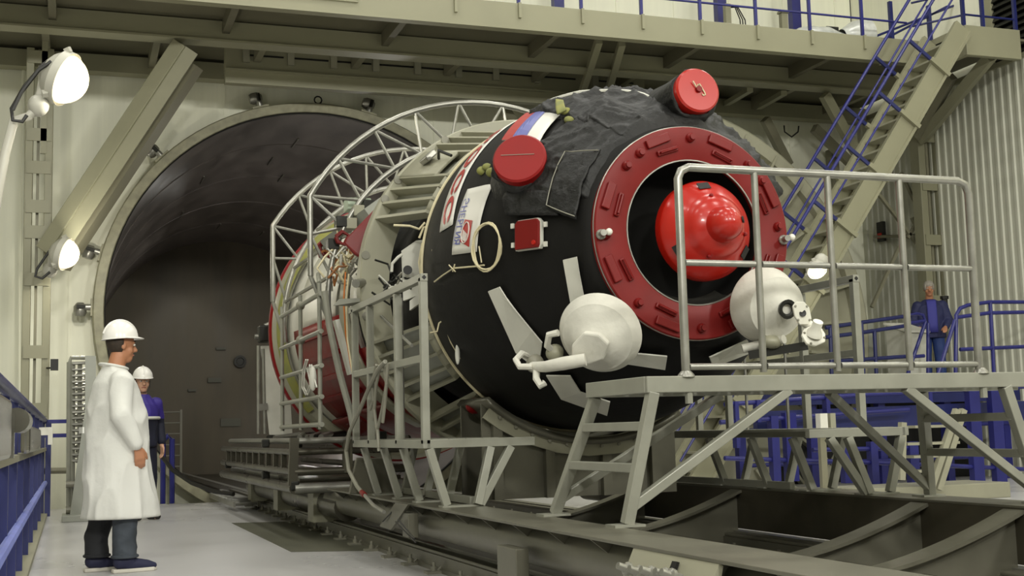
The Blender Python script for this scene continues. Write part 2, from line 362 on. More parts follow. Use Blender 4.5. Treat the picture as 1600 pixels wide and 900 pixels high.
# gallery railing, blue
gr = thing('gallery_railing', (8, 15.95, 6.9), 'thin blue railing along the gallery edge', 'railing')
for z in (7.185, 7.6, 8.1): MB().tube([(3.0, 15.95, z), (12.4, 15.95, z)], 0.018, 6).build('rail', 'blue_paint', gr)
for u in (713, 813, 911, 1005, 1097, 1184, 1268, 1350):
    q = aty(u, 40, 15.9); p_ = MB().box(q.x - .022, q.x + .022, 15.93, 15.97, 6.88, 8.1).build('post', 'blue_paint', gr)
    MB().box(q.x - .02, q.x + .02, 15.88, 15.92, 6.68, 6.9).build('post_bracket', 'beige_steel', p_)
for u in (873, 1127, 1243):
    q = aty(u, 30, 19.0); tag(MB().box(q.x - .09, q.x + .09, 18.95, 19.1, 6.86, 9.0).build('gallery_post', 'blue_paint'), {873: 'thick blue post on the gallery, leftmost of three', 1127: 'thick blue post on the gallery above the red round cap', 1243: 'thick blue post on the gallery beside the wrapped equipment'}[u], 'post', 'thick gallery posts')
q = aty(1222, 40, 18.5); tag(MB().box(q.x - .06, q.x + .06, 18.4, 18.5, 6.86, q.z + .2).box(q.x - .08, q.x + .08, 18.38, 18.52, q.z + .2, q.z + .24).build('stub_post', 'beige_steel'), 'short beige post on the gallery deck right of blue post', 'post')
q = aty(1136, 20, 18.5); sp = thing('cable_post', (q.x, 18.5, 6.86), 'narrow beige post with loose cables on the gallery', 'post')
MB().box(q.x - .05, q.x + .05, 18.45, 18.55, 6.86, q.z + .15).build('post', 'beige_steel', sp)
for k in range(3): MB().tube([V(q.x + .05, 18.5, q.z + .1), V(q.x + .16 + .03*k, 18.5, q.z + .12), V(q.x + .25 + .05*k, 18.5, q.z - .1), V(q.x + .28 + .06*k, 18.5, 6.88)], 0.012, 6).build('cable', 'cable_black', sp)
# wrapped equipment on the gallery
def blob(m, c, r, amp, seed):
    k0 = len(m.v); m.ball(c, r, 18, 12)
    for i in range(k0, len(m.v)):
        p = m.v[i]; d = (p - Vector(c)); nz = noise.noise(p * 3.1 + V(seed, 0, 0)) + 0.6 * abs(noise.noise(p * 7.3 + V(0, seed, 0)))
        m.v[i] = p + d * amp * nz
    return m
we = thing('wrapped_equipment', (11, 17, 6.86), 'equipment wrapped in clear plastic film lying on the gallery', 'equipment')
q = aty(1275, 48, 16.6); blob(MB(), (q.x, 16.6, 7.03), (0.5, 0.3, 0.16), 0.25, 1).build('film', 'plastic_film', we, smooth=True)
q = aty(1335, 50, 16.6); MB().lathe([(0, 0.12), (0.25, 0.24), (0.5, 0.28), (0.55, 0.2), (0.55, 0)], (q.x - .25, 16.6, 7.1), (1, 0.1, 0.15), 18).build('drum', 'plastic_film', we, smooth=True)
MB().box(q.x - 0.62, q.x - .4, 16.45, 16.55, 7.05, 7.2).build('box', 'cable_black', we)
# ================================================================== stair, landing, columns
st = thing('steel_staircase', (9.5, 15.5, 0), 'steep beige steel staircase with blue handrails behind the spacecraft', 'staircase')
YN, YF = 15.0, 15.76
tn0, tn1 = aty(1487, 72, YN), aty(1382, 253, YN)
dirn = (tn1 - tn0).normalized(); tn0 = tn0 - dirn*.38; L_ = (tn0.z - 0.0) / -dirn.z
bot = tn0 + dirn * L_
off = V(0, YF - YN, 0); perp = V(dirn.z, 0, -dirn.x)
if perp.z < 0: perp = -perp
for o_ in (V(0, 0, 0), off):
    k = MB().beam(tn0 + o_, bot + o_, 0.07, 0.30, perp).build('stringer', 'beige_steel', st)
    MB().beam(tn0 + o_ - perp*0.13 - V(0, .05, 0), bot + o_ - perp*0.13 - V(0, .05, 0), 0.04, 0.04, perp).build('stringer_flange', 'beige_steel', k)
nt = int((tn0.z - 0.2) / 0.24)
for i in range(1, nt + 1):
    z = tn0.z - i * 0.24; p = tn0 + dirn * (i * 0.24 / -dirn.z)
    MB().box(p.x - .14, p.x + .12, YN + .03, YF - .03, z - .03, z).build('tread', 'cream_metal', st)
npost = 7
for o_, nm in ((V(0, -.06, 0), 'near'), (off + V(0, .02, 0), 'far')):
    a, b = tn0 + o_ - dirn * 0.9, bot + o_ - dirn*0.3
    for h_, r_ in ((0.66, 0.026), (0.40, 0.017)):
        MB().tube([a + perp*h_, b + perp*h_], r_, 8).build('handrail', 'blue_paint', st, smooth=True)
    for i in range(npost):
        q = tn0 + o_ + dirn * (0.85 + i * 1.02)
        p_ = MB().beam(q - perp*0.1, q + perp*0.66, 0.035, 0.05, dirn).build('rail_post', 'blue_dark', st)
        MB().beam(q - perp*0.17 - V(0, .01, 0), q + perp*0.22 - V(0, .01, 0), 0.06, 0.065, dirn).build('post_foot', 'beige_steel', p_)
la = thing('stair_landing', (13, 15.5, 6.5), 'beige stair landing box jutting out beside the ribbed wall', 'landing')
l0, l1 = aty(1505, 45, 15.15), aty(1588, 45, 15.15)
MB().box(l0.x, l1.x + .02, 15.1, 15.2, 6.45, 6.92).build('fascia', 'beige_steel', la, bevel=0.008)
MB().box(l0.x, l0.x + .08, 15.2, 16.1, 6.45, 6.92).build('side_fascia', 'beige_steel', la)
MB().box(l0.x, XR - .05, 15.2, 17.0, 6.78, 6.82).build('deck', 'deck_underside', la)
b0, b1 = aty(1548, 88, 15.3), aty(1440, 218, 17.5)
MB().beam(b0, b1, 0.16, 0.16, (0, 1, 0)).build('brace', 'beige_steel', la)
MB().beam(aty(1488, 120, 16.2), aty(1436, 215, 17.5), 0.12, 0.12, (0, 1, 0)).build('brace', 'beige_dark', la)
lr = thing('landing_railing', (13, 15.3, 6.92), 'blue railing around the stair landing at the top right', 'railing')
for (u, v) in ((1504, 40), (1534, 40), (1585, 45)):
    q = aty(u, v, 15.2); MB().box(q.x - .025, q.x + .025, 15.15, 15.2, 6.8, 8.0).build('post', 'blue_dark', lr)
for z in (7.12, 7.5): MB().tube([(tn0.x - .2, 15.9, z), (l0.x + .1, 15.2, z), (l1.x, 15.2, z)], 0.018, 6).build('rail', 'blue_dark', lr)
for (u0, v0, u1, v1) in ((1360, 60, 1500, 5), (1375, 65, 1480, 10), (1440, 80, 1590, 8)):
    MB().tube([aty(u0, v0, 16.9), aty(u1, v1, 16.9)], 0.02, 6).build('rail', 'blue_dark', lr)
for u in (1393, 1453): q = aty(u, 40, 16.9); MB().box(q.x - .03, q.x + .03, 16.88, 16.94, 6.86, 7.9).build('post', 'blue_dark', lr)
# laced columns: two uprights joined by batten plates
def column(name, label, uc, Y_, w_, ztop, battens):
    q = aty(uc, 300, Y_); t = thing(name, (q.x, Y_, 0), label, 'column')
    for s_ in (-1, 1): MB().box(q.x + s_*w_/2 - w_*.2, q.x + s_*w_/2 + w_*.2, Y_ - .12, Y_ + .12, 0, ztop).build('upright', 'beige_steel', t, bevel=0.008)
    MB().box(q.x - w_*.12, q.x + w_*.02, Y_ - .05, Y_ + .05, 0, ztop).build('inner_strip', 'beige_dark', t)
    for z in battens: MB().box(q.x - w_*.62, q.x + w_*.62, Y_ - .14, Y_ - .12, z - .09, z + .09).build('batten', 'beige_steel', t)
    return t, q
t, q = column('laced_column', 'beige laced steel column at the left behind the lamps', 60, 18.5, 0.26, 6.5, [aty(60, v, 18.4).z for v in (90, 211, 262, 323, 363, 437, 550, 640, 730)])
MB().box(q.x + .02, q.x + .1, 18.36, 18.42, aty(60, 240, 18.4).z, 6.9).build('cable_tray', 'beige_steel', t)
t, q = column('laced_column', 'beige laced steel column beside the ribbed right wall', 1450, 17.7, 0.34, 6.45, [aty(1450, v, 17.6).z for v in (215, 290, 375, 470, 560)])
MB().beam(aty(1408, 270, 18.2), aty(1434, 325, 17.9), 0.05, 0.05).build('angle_brace', 'beige_dark', t)
for a_, b_ in (((1434, 345), (1418, 372)), ((1405, 385), (1362, 480)), ((1370, 300), (1432, 380)), ((1425, 340), (1455, 405))): MB().beam(aty(*a_, 18.0), aty(*b_, 18.0), 0.06, 0.05).build('angle_brace', 'beige_dark', t)
# great diagonal brace from the left column to the gallery
a, b = aty(72, 392, 18.4), aty(285, 70, 17.5)
db = thing('diagonal_brace', a, 'large beige diagonal brace from left column up to the gallery', 'brace')
MB().beam(a, b, 0.30, 0.20, (-.6, 0.2, .8)).build('web', 'beige_steel', db, bevel=0.01)
d_ = (b - a).normalized(); MB().beam(a + V(.09, -.12, -.09), b + V(.09, -.12, -.09), 0.03, 0.26, (-.6, 0, .8)).build('flange', 'beige_steel', db)
MB().beam(a + V(.22, .3, -.2), b + V(.22, .3, -.2), 0.3, 0.12, (-.6, 0.2, .8)).build('lower_chord', 'beige_dark', db)
# conduit and small fittings on the left wall
q = aty(33, 60, 19.6); tag(MB().tube([aty(31, 0, 19.6), aty(30, 45, 19.6), aty(37, 62, 19.6), aty(35, 590, 19.6)], 0.025, 8).build('wall_conduit', 'wall_paint', smooth=True), 'thin pale conduit down the wall left of the laced column', 'conduit')
q = aty(84, 568, 18.3); wc = thing('camera_bracket', q, 'tiny black camera on a bracket right of the left column', 'camera')
MB().tube([aty(72, 575, 18.4), aty(86, 575, 18.2)], 0.012, 6).build('arm', 'cable_black', wc); MB().box(q.x - .04, q.x + .06, 18.1, 18.25, q.z - .1, q.z + .05).build('body', 'cable_black', wc)
cu, cv = 92, 165
# ------------------------------------------------------------------ lamps
def bulkhead(name, label, u, v, Y_, R_, axis, arm, hoses, power=60):
    c = aty(u, v, Y_); ax = Vector(axis).normalized(); t = thing(name, c, label, 'lamp')
    MB().lathe([(0.0, R_*.97)] + [(R_*.95*math.sin(i*math.pi/16), R_*.97*math.cos(i*math.pi/16)) for i in range(1, 9)], c, ax, 28).build('globe', 'lamp_globe', t, smooth=True)
    k = MB().lathe([(0.02, R_*.9), (0.05, R_*1.06), (-0.03, R_*1.08), (-.05, R_*.98), (-R_*.45, R_*.82), (-R_*.75, R_*.45), (-R_*.8, 0)], c, ax, 28).build('housing', 'lamp_housing', t, smooth=True)
    q = V(0, 0, 1) - ax*ax.z; q.normalize(); e2 = ax.cross(q)
    for a_ in (0.4, 2.5, 4.6): d = q*math.cos(a_) + e2*math.sin(a_); MB().beam(c + d*R_*1.02 - ax*.04, c + d*R_*1.17, .05, .05, ax).build('latch', 'lamp_housing', k)
    tail = c - ax*R_*.75
    pts = [tail] + [aty(*p) for p in arm]; MB().tube(pts, 0.045, 10).build('arm', 'lamp_housing', t, smooth=True)
    MB().ball(pts[1], (.1, .1, .11)).build('knuckle', 'lamp_housing', t, smooth=True)
    pl_ = bpy.data.lights.new('lamp_light', 'POINT'); pl_.energy = power; pl_.color = (1.0, .94, .80); pl_.shadow_soft_size = R_*.25; lo_ = bpy.data.objects.new('lamp_light', pl_); COL.objects.link(lo_); lo_.location = ax*R_*1.35; lo_.parent = t
    for h in hoses: MB().tube([aty(*p) for p in h], 0.018, 6).build('cable', 'cable_black', t, smooth=True)
    return t
bulkhead('bulkhead_lamp', 'large glowing bulkhead lamp at the upper left on a bent pole', 98, 122, 12.6, 0.255, (.86, -.30, -.40), [(60, 165, 12.6), (45, 182, 12.6), (22, 188, 12.6), (8, 240, 12.6), (-8, 330, 12.6), (-16, 470, 12.6), (-16, 640, 12.6)],
         [[(84, 92, 12.5), (68, 100, 12.5), (38, 135, 12.5), (18, 170, 12.5), (20, 188, 12.5), (35, 190, 12.5), (42, 180, 12.5)], [(80, 96, 12.4), (60, 110, 12.4), (33, 145, 12.4), (20, 172, 12.4)]])
bulkhead('bulkhead_lamp', 'smaller glowing bulkhead lamp on the left column above white helmet', 99, 396, 17.8, 0.215, (.88, -.32, -.3), [(78, 422, 18.1), (66, 428, 18.25), (62, 430, 18.5)],
         [[(92, 385, 17.9), (80, 388, 17.9), (58, 420, 17.9), (55, 432, 17.9), (66, 435, 17.9), (78, 425, 17.9)]])
# ------------------------------------------------------------------ parked chamber lid
YD_ = 17.0; lc = aty(1040, 525, YD_); LR = 3.62
ll = thing('chamber_lid', (lc.x, YD_, 0), 'great round beige chamber lid with radial ribs behind the red disc', 'lid')
MB().lathe([(0.35, LR), (0.0, LR), (-.02, LR - .03), (-.02, LR - .22), (0.1, LR - .24)], lc + V(0, 0, 0), (0, 1, 0), 96).build('rim', 'cream_metal', ll, smooth=True, angle=.5)
MB().lathe([(0.1, LR - .2), (0.12, LR - .5), (-.05, LR - 1.1), (-.3, LR - 2.0), (-.42, 0.9), (-.46, 0)], lc, (0, 1, 0), 72).build('dome', 'cream_metal', ll, smooth=True, angle=.6)
MB().lathe([(0.4, LR - .05), (0.4, 0)], lc, (0, 1, 0), 72).build('back_plate', 'cream_metal', ll)
for i in range(36):
    a = math.radians(i * 10 + 4); d = V(math.cos(a), 0, math.sin(a)); t_ = V(-math.sin(a), 0, math.cos(a))
    p = [lc + d*(LR - .05) + V(0, .1, 0), lc + d*(LR - .05) + V(0, -.02, 0), lc + d*(LR - .6) + V(0, -.16, 0), lc + d*(LR - 1.15) + V(0, -.13, 0), lc + d*(LR - 1.15) + V(0, .1, 0)]
    MB().prism([x_ - t_*.02 for x_ in p], t_*.04).build('rib', 'cream_metal', ll)
MB().beam((lc.x - 2.2, YD_ + .2, 0), (lc.x - 2.2, YD_ + .2, 1.2), .3, .3).build('stand', 'beige_steel', ll); MB().beam((lc.x + 2.2, YD_ + .2, 0), (lc.x + 2.2, YD_ + .2, 1.2), .3, .3).build('stand', 'beige_steel', ll)
bulkhead('bulkhead_lamp', 'glowing lamp behind the guard rail right of white antenna cover', 1275, 420, 14.4, 0.125, (-.15, -.75, -.65), [(1283, 408, 14.6), (1290, 404, 15.0), (1296, 402, 17.0)], [], 15)
# wire loop hanging under the gallery
tag(MB().tube([aty(1225, 196, 19.2), aty(1226, 206, 19.2), aty(1237, 214, 19.2), aty(1247, 206, 19.2), aty(1248, 197, 19.2)], .014, 6).build('hanging_cable', 'cable_black', smooth=True), 'short black cable loop hanging below the gallery', 'cable')
# door frame in the corner at right
tag(MB().box(13.3, 13.45, 19.5, 19.7, 0, 6.0).build('corner_post', 'beige_dark'), 'dark beige corner post left of the ribbed wall', 'post')
q = atx(1376, 362, 14.0); el = thing('exit_light', q, 'small black box with red light on the ribbed wall', 'light')
MB().box(13.98, 14.05, q.y - .09, q.y + .09, q.z - .18, q.z + .18).build('box', 'cable_black', el); MB().box(13.96, 13.98, q.y - .05, q.y + .05, q.z - .12, q.z - .03).build('red_lens', 'red_gloss', el)
tag(MB().tube([atx(1366, 370, 13.98), atx(1440, 368, 13.98)], .03, 6).build('wall_pipe', 'beige_dark'), 'short horizontal pipe under the small red light', 'pipe')
# ------------------------------------------------------------------ side platform with blue rails
PZ = 1.42
sp = thing('side_platform', (11, 16, 0), 'blue framed side platform where the far man stands', 'platform')
MB().box(9.0, 14.0, 15.9, 19.3, PZ - .06, PZ).build('deck', 'grey_panel', sp)
MB().box(9.0, 14.0, 15.84, 15.9, PZ - .22, PZ).build('edge_beam', 'blue_dark', sp)
for x in (9.1, 10.3, 11.5, 12.7, 13.8):
    for y in (16.0, 19.0): MB().box(x - .06, x + .06, y - .06, y + .06, 0, PZ - .06).build('leg', 'blue_paint', sp)
for z in (.35, .85): MB().tube([(9.1, 15.95, z), (13.9, 15.95, z)], .03, 8).build('cross_rail', 'blue_paint', sp)
for i in range(5): MB().box(9.2 + i*.95, 10.1 + i*.95, 17.0, 17.6, 0, PZ - .1).build('backdrop_block', 'black_void', sp)  # plain black boxes as a dark backdrop under the deck
def rails(name, label, Y_, runs, posts, r=.028, mt='blue_paint'):
    t = thing(name, aty(*runs[0][0], Y_), label, 'railing')
    for run in runs: MB().tube([aty(*p, Y_) for p in run], r, 8).build('rail', mt, t, smooth=True)
    for p in posts: MB().tube([aty(p[0], p[1], Y_), aty(p[2], p[3], Y_)], r, 8).build('post', mt, t, smooth=True)
    return t
rails('platform_railing', 'blue railing right of the far man against the ribbed wall', 14.6, [[(1493, 590), (1494, 492), (1500, 482), (1512, 477), (1545, 472), (1600, 472), (1640, 472)], [(1494, 496), (1545, 489), (1640, 487)], [(1500, 546), (1640, 540)], [(1464, 590), (1492, 500)]], [(1547, 472, 1554, 600)])
rails('platform_railing', 'blue railing with slanted stair handrail before the far man', 15.95, [[(1418, 585), (1446, 503), (1442, 492), (1432, 490), (1416, 493), (1420, 585)], [(1416, 506), (1446, 501)], [(1420, 558), (1444, 556)]], [(1450, 505, 1450, 606), (1419, 580, 1419, 608)])
rails('platform_railing', 'blue railing left of the far man behind the guard rail posts', 15.98, [[(1290, 512), (1345, 504), (1416, 494)], [(1290, 527), (1345, 520), (1416, 509)], [(1300, 565), (1416, 557)]], [(1346, 504, 1350, 605), (1366, 515, 1370, 600), (1297, 511, 1300, 605)], .03, 'blue_dark')
# desk and cabinet near the far man
q = atx(1397, 560, 12.6); tag(MB().box(11.9, 12.5, 17.4, 18.0, PZ, PZ + 1.15).build('metal_cabinet', 'grey_panel', bevel=.02), 'light grey cabinet on the side platform left of the far man', 'cabinet')
q = aty(1433, 540, 16.2); cs = thing('control_console', (q.x, 16.3, PZ), 'white sloped control console in front of the far man', 'console')
MB().prism([(q.x - .2, 16.2, PZ), (q.x - .2, 16.7, PZ), (q.x - .2, 16.7, q.z + .35), (q.x - .2, 16.2, q.z + .2)], (.4, 0, 0)).build('body', 'white_sheet', cs, bevel=.01)
MB().prism([(q.x - .22, 16.15, q.z + .2), (q.x - .22, 16.72, q.z + .37), (q.x - .22, 16.72, q.z + .40), (q.x - .22, 16.15, q.z + .23)], (.44, 0, 0)).build('top', 'white_paint', cs)
q = atx(1476, 472, 13.7); tag(MB().lathe([(0, 0), (0, .05), (.25, .05), (.25, .07), (.3, .07), (.3, 0)], (13.7, q.y, q.z - .2), (0, 0, 1), 12).build('wall_intercom', 'cable_black'), 'black handset with pale top on the wall behind the far man', 'phone')
# lower blue scaffolding and beige frames behind the bridge platform
lo = thing('blue_scaffold', (8, 13.2, 0), 'low blue pipe scaffold behind the bridge platform legs', 'scaffold')
for run in ([(1132, 632), (1350, 617), (1640, 602)], [(1132, 716), (1400, 724), (1640, 735)], [(1270, 703), (1420, 700)], [(1125, 660), (1420, 640)]): MB().tube([aty(*p, 13.2) for p in run], .028, 8).build('pipe', 'blue_paint', lo, smooth=True)
for (u, v0, v1, w_) in ((1148, 628, 700, .05), (1182, 625, 660, .05), (1207, 650, 752, .1), (1232, 645, 752, .15), (1320, 690, 755, .11), (1362, 690, 765, .1), (1424, 690, 770, .13), (1518, 608, 766, .16), (1552, 604, 778, .16), (1290, 617, 660, .05), (1450, 610, 650, .05)):
    a, b = aty(u, v0, 13.2), aty(u, v1, 13.2); MB().box(a.x - w_/2, a.x + w_/2, 13.15, 13.25, max(0, b.z), a.z).build('post', 'blue_paint', lo)
MB().beam(aty(1180, 660, 13.5), aty(1640, 640, 13.5), .1, .26).build('panel', 'blue_dark', lo)
sb = thing('step_bench', (9.5, 12.4, 0), 'beige step bench with stacked treads behind the bridge legs', 'steps')
for (u0, u1, v) in ((1418, 1500, 692), (1430, 1480, 665), (1428, 1478, 712), (1428, 1470, 735)): a, b = aty(u0, v, 12.0), aty(u1, v, 12.0); MB().box(a.x, b.x, 12.0, 12.25, a.z - .03, a.z).build('tread', 'cream_metal', sb)
for (u0, v0, u1, v1) in ((1495, 640, 1455, 760), (1505, 640, 1466, 765), (1410, 660, 1408, 750)): MB().beam(aty(u0, v0, 12.0), aty(u1, v1, 12.0), .07, .07).build('stile', 'cream_metal', sb)
a, b = aty(1335, 768, 12.4), aty(1560, 752, 12.4); tag(MB().box(a.x, b.x, 12.2, 13.0, 0.0, .18).build('floor_plinth', 'cream_metal', bevel=.01), 'long pale plinth on the floor behind the trolley', 'plinth')
a = aty(1285, 662, 12.8); eb = thing('switch_box', a, 'small white switch boxes on a post above the far deck', 'box')
MB().box(a.x - .09, a.x + .01, 12.7, 12.8, a.z - .12, a.z + .12).build('box', 'white_paint', eb); MB().box(a.x + .05, a.x + .12, 12.7, 12.8, a.z - .07, a.z + .12).build('box', 'cream_metal', eb); MB().box(a.x - .04, a.x + .04, 12.8, 12.86, 0, a.z + .05).build('post', 'beige_dark', eb)
# ================================================================== the spacecraft
sc = thing('spacecraft', (XA, 8.0, ZA - 1.22), 'black crewed spacecraft with red docking ring and red caps lying on trolley', 'spacecraft')
HP = [(6.93, .675), (7.0, .72), (7.1, .785), (7.25, .875), (7.5, 1.015), (7.8, 1.125), (8.15, 1.19), (8.5, 1.215), (8.85, 1.205), (8.92, 1.17)]
def hr(y):
    if y <= HP[0][0]: return HP[0][1]
    for (a, ra), (b, rb) in zip(HP, HP[1:]):
        if y <= b: return ra + (rb - ra) * (y - a) / (b - a)
    return HP[-1][1]
def hs(y, ph, off=0.0):
    a = math.radians(ph); r = hr(y) + off; return V(XA + r*math.cos(a), y, ZA + r*math.sin(a))
def hnorm(y, ph):
    a = math.radians(ph); s_ = (hr(y + .03) - hr(y - .03)) / .06; return V(math.cos(a), -s_, math.sin(a)).normalized()
def hit(u, v):
    d = ray(u, v); t = 6.0
    while t < 12:
        p = CAM + d*t
        if 6.93 < p.y < 8.92 and math.hypot(p.x - XA, p.z - ZA) < hr(p.y): return p.y, math.degrees(math.atan2(p.z - ZA, p.x - XA)) % 360
        t += .002
    return None
def quad(c, off, nu=10, nv=8):
    """c: four (y, angle) corners in order u0v0,u1v0,u1v1,u0v1"""
    rows = []
    for i in range(nu + 1):
        u = i / nu; row = []
        for j in range(nv + 1):
            v = j / nv; y = (c[0][0]*(1-u) + c[1][0]*u)*(1-v) + (c[3][0]*(1-u) + c[2][0]*u)*v; p = (c[0][1]*(1-u) + c[1][1]*u)*(1-v) + (c[3][1]*(1-u) + c[2][1]*u)*v
            row.append(hs(y, p, off))
        rows.append(row)
    return rows
def bil(c, u, v): return ((c[0][0]*(1-u) + c[1][0]*u)*(1-v) + (c[3][0]*(1-u) + c[2][0]*u)*v, (c[0][1]*(1-u) + c[1][1]*u)*(1-v) + (c[3][1]*(1-u) + c[2][1]*u)*v)
def lathey(prof, n=96): return MB().lathe([(y, r) for y, r in prof], (XA, 0, ZA), (0, 1, 0), n)
hull = lathey([(6.93, .45)] + HP + [(8.92, .9)]).build('orbital_hull', 'black_hull', sc, smooth=True, angle=1.0)
# wrinkled thermal blanket over the upper front
def wrinkle(p, k=1.0):
    q = p * 2.6; w1 = noise.noise(q + noise.noise_vector(q * 0.9) * 1.3); w2 = noise.noise(V(p.x*4.0, p.y*6.5, p.z*7.5) + noise.noise_vector(p * 2.0) * 1.6)
    w3 = noise.noise(V(p.x*4.0, p.y*12.0, p.z*13.0) + noise.noise_vector(p * 2.5) * 1.8)
    return k * ((1 - abs(w1)) ** 2.5 * 0.042 + (1 - abs(w2)) ** 3 * 0.020 + (1 - abs(w3)) ** 3 * 0.012 - 0.022)
def blanket(name, y0, y1, p0, p1, base, k=1.0, ny=40, npn=110):
    rows = []
    for i in range(ny + 1):
        y = y0 + (y1 - y0)*i/ny; row = []
        for j in range(npn + 1):
            p = p0 + (p1 - p0)*j/npn; e = min(i/3., (ny - i)/3., j/4., (npn - j)/4., 1.0); q = hs(y, p)
            row.append(hs(y, p, base*e + wrinkle(q, k)*e - (1-e)*.012))
        rows.append(row)
    m = MB().grid(rows); m.f = [f_[::-1] for f_ in m.f]
    return m.build(name, 'black_cloth', sc, smooth=True, angle=2.5)
blanket('thermal_blanket', 6.96, 8.05, 20, 124, .022, 1.35, 70, 220)
blanket('thermal_blanket', 6.96, 7.50, 108, 163, .012, 1.1, 46, 96)
m = MB(); c = [hit(914, 345), hit(869, 328), hit(894, 247), hit(949, 244)]
rows = quad(c, .045, 14, 14); rows = [[p + (p - V(XA, p.y, ZA)).normalized()*wrinkle(p*1.7, .5) for p in r] for r in rows]
m.grid(rows).build('blanket_patch', 'black_cloth', sc, smooth=True, solid=.012)
# stitched pocket outline
edge = [hs(*bil(c, u, v), .068) for u, v in [(t, 0.04) for t in (0, .25, .5, .75, 1)] + [(.97, t) for t in (.25, .5, .75, 1)] + [(t, .97) for t in (.75, .5, .25, 0)]]
MB().tube(edge, .004, 5).build('stitching', 'hose_grey', sc)
c = [hit(800, 338), hit(798, 305), hit(878, 300), hit(880, 338)]
if all(c):
    rows = quad(c, .035, 8, 10); rows = [[p + (p - V(XA, p.y, ZA)).normalized()*wrinkle(p*1.5, .5) for p in r] for r in rows]
    MB().grid(rows).build('blanket_flap', 'black_cloth', sc, smooth=True, solid=.012)
# rear seam cord of the black section
MB().tube([hs(8.86, 95 + i*3.0, .012) for i in range(0, 73)], .011, 6).build('edge_cord', 'cord_cream', sc, smooth=True)
# ------------------------------------------------------------------ red docking ring
ring = lathey([(6.955, .67), (6.88, .672), (6.872, .664), (6.868, .47), (6.874, .455), (6.95, .455)]).build('docking_ring', 'red_matte', sc, smooth=True, angle=.5)
MB().tube(arc(XA, 6.872, ZA, .457, 0, 360, 72)[:-1], .006, 6, True).build('ring_lip', 'galvanised', ring, smooth=True)
MB().tube(arc(XA, 6.89, ZA, .674, 0, 360, 90)[:-1], .004, 6, True).build('outer_lip', 'galvanised', ring, smooth=True)
def ringblock(a_deg, r0, r1, half, h, name, mt='red_matte', rot=0.0):
    a = math.radians(a_deg); d = V(math.cos(a), 0, math.sin(a)); t = V(-math.sin(a), 0, math.cos(a)); c = V(XA, 6.868, ZA)
    p = [c + d*r0 - t*half, c + d*r0 + t*half, c + d*r1 + t*half, c + d*r1 - t*half]
    return MB().prism(p, (0, -h, 0)).build(name, mt, ring, bevel=.006)
for a_ in (112, 70, 25, 340, 298, 250, 203, 160): ringblock(a_, .585, .64, .085, .022, 'raised_pad')
for a_ in (108, 66, 22, 338, 294, 246, 207, 163):
    k = ringblock(a_, .515, .55, .075, .018, 'handle_plate')
    a = math.radians(a_); d = V(math.cos(a), 0, math.sin(a)); t = V(-math.sin(a), 0, math.cos(a)); c = V(XA, 6.868, ZA) + d*.533
    MB().tube([c - t*.06, c - t*.06 - V(0, .035, 0), c + t*.06 - V(0, .035, 0), c + t*.06], .007, 6).build('handle', 'red_matte', ring, smooth=True)
for a_ in (90, 48, 5, 318, 272, 228, 183, 138, 126, 35, 260, 305):
    a = math.radians(a_); c = V(XA + .6*math.cos(a), 6.87, ZA + .6*math.sin(a)); MB().lathe([(0, .03), (.02, .028), (.03, .018), (.045, .018), (.045, 0)], c, (0, -1, 0), 12).build('knob', 'red_matte', ring, smooth=True)
for a_ in (183, 357):
    a = math.radians(a_); c = V(XA + .635*math.cos(a), 6.87, ZA + .635*math.sin(a)); MB().lathe([(0, .032), (.02, .032), (.03, .02), (.09, .02), (.09, 0)], c, (-.2, -1, 0), 12).build('fitting', 'galvanised', ring, smooth=True)
    MB().ball(c + V(0.03, -.06, .01), .022).build('fitting_cap', 'white_paint', ring, smooth=True)
# recess behind the ring
MB().lathe([(0, .455), (.10, .44), (.22, .40), (.26, .36), (.3, 0)], (XA, 6.9, ZA), (0, 1, 0), 72).build('docking_recess', 'black_hull', sc, smooth=True, angle=1)
MB().lathe([(0, .452), (.06, .44), (.12, .40)], (XA, 6.885, ZA), (0, 1, 0), 24, math.radians(150), math.radians(215)).build('metal_guide', 'brushed_steel', sc, smooth=True)
# ------------------------------------------------------------------ bright red docking dome
RD = .312; dc = V(XA + .04, 6.80, ZA + .0)
dome = MB().lathe([(-.05, RD - .03), (-.06, RD), (.0, RD), (.012, RD - .004), (.05, RD - .03), (.10, RD - .075), (.125, .212), (.135, .20), (.16, .19), (.19, .165), (.21, .135), (.222, .112), (.25, .108), (.30, .098), (.335, .078), (.36, .046), (.37, .02), (.372, 0)], dc, (0, -1, 0), 64).build('docking_dome', 'red_gloss', sc, smooth=True, angle=.55)
def domept(a_deg, r, t): a = math.radians(a_deg); return dc + V(r*math.cos(a), -t, r*math.sin(a))
for a_ in (98, 212, 328):
    a = math.radians(a_); d = V(math.cos(a), 0, math.sin(a)); t = V(-math.sin(a), 0, math.cos(a)); p = domept(a_, .268, .076)
    nrm = V(d.x*.6, -.8, d.z*.6).normalized(); e = nrm.cross(t).normalized()
    MB().prism([p - t*.04 - e*.026, p + t*.04 - e*.026, p + t*.04 + e*.026, p - t*.04 + e*.026], nrm*.004).build('slot', 'black_void', dome)
p = domept(12, .074, .342); MB().lathe([(-.004, .021), (.004, .021), (.004, 0)], p, V(.75, -.62, .15), 14).build('port_hole', 'black_void', dome)
for a_, r_, t_ in ((100, .195, .15), (250, .195, .15), (345, .18, .175)): MB().lathe([(0, .012), (.015, .012), (.02, .006), (.02, 0)], domept(a_, r_, t_), (0, -1, 0), 8).build('bolt', 'red_dark', dome)
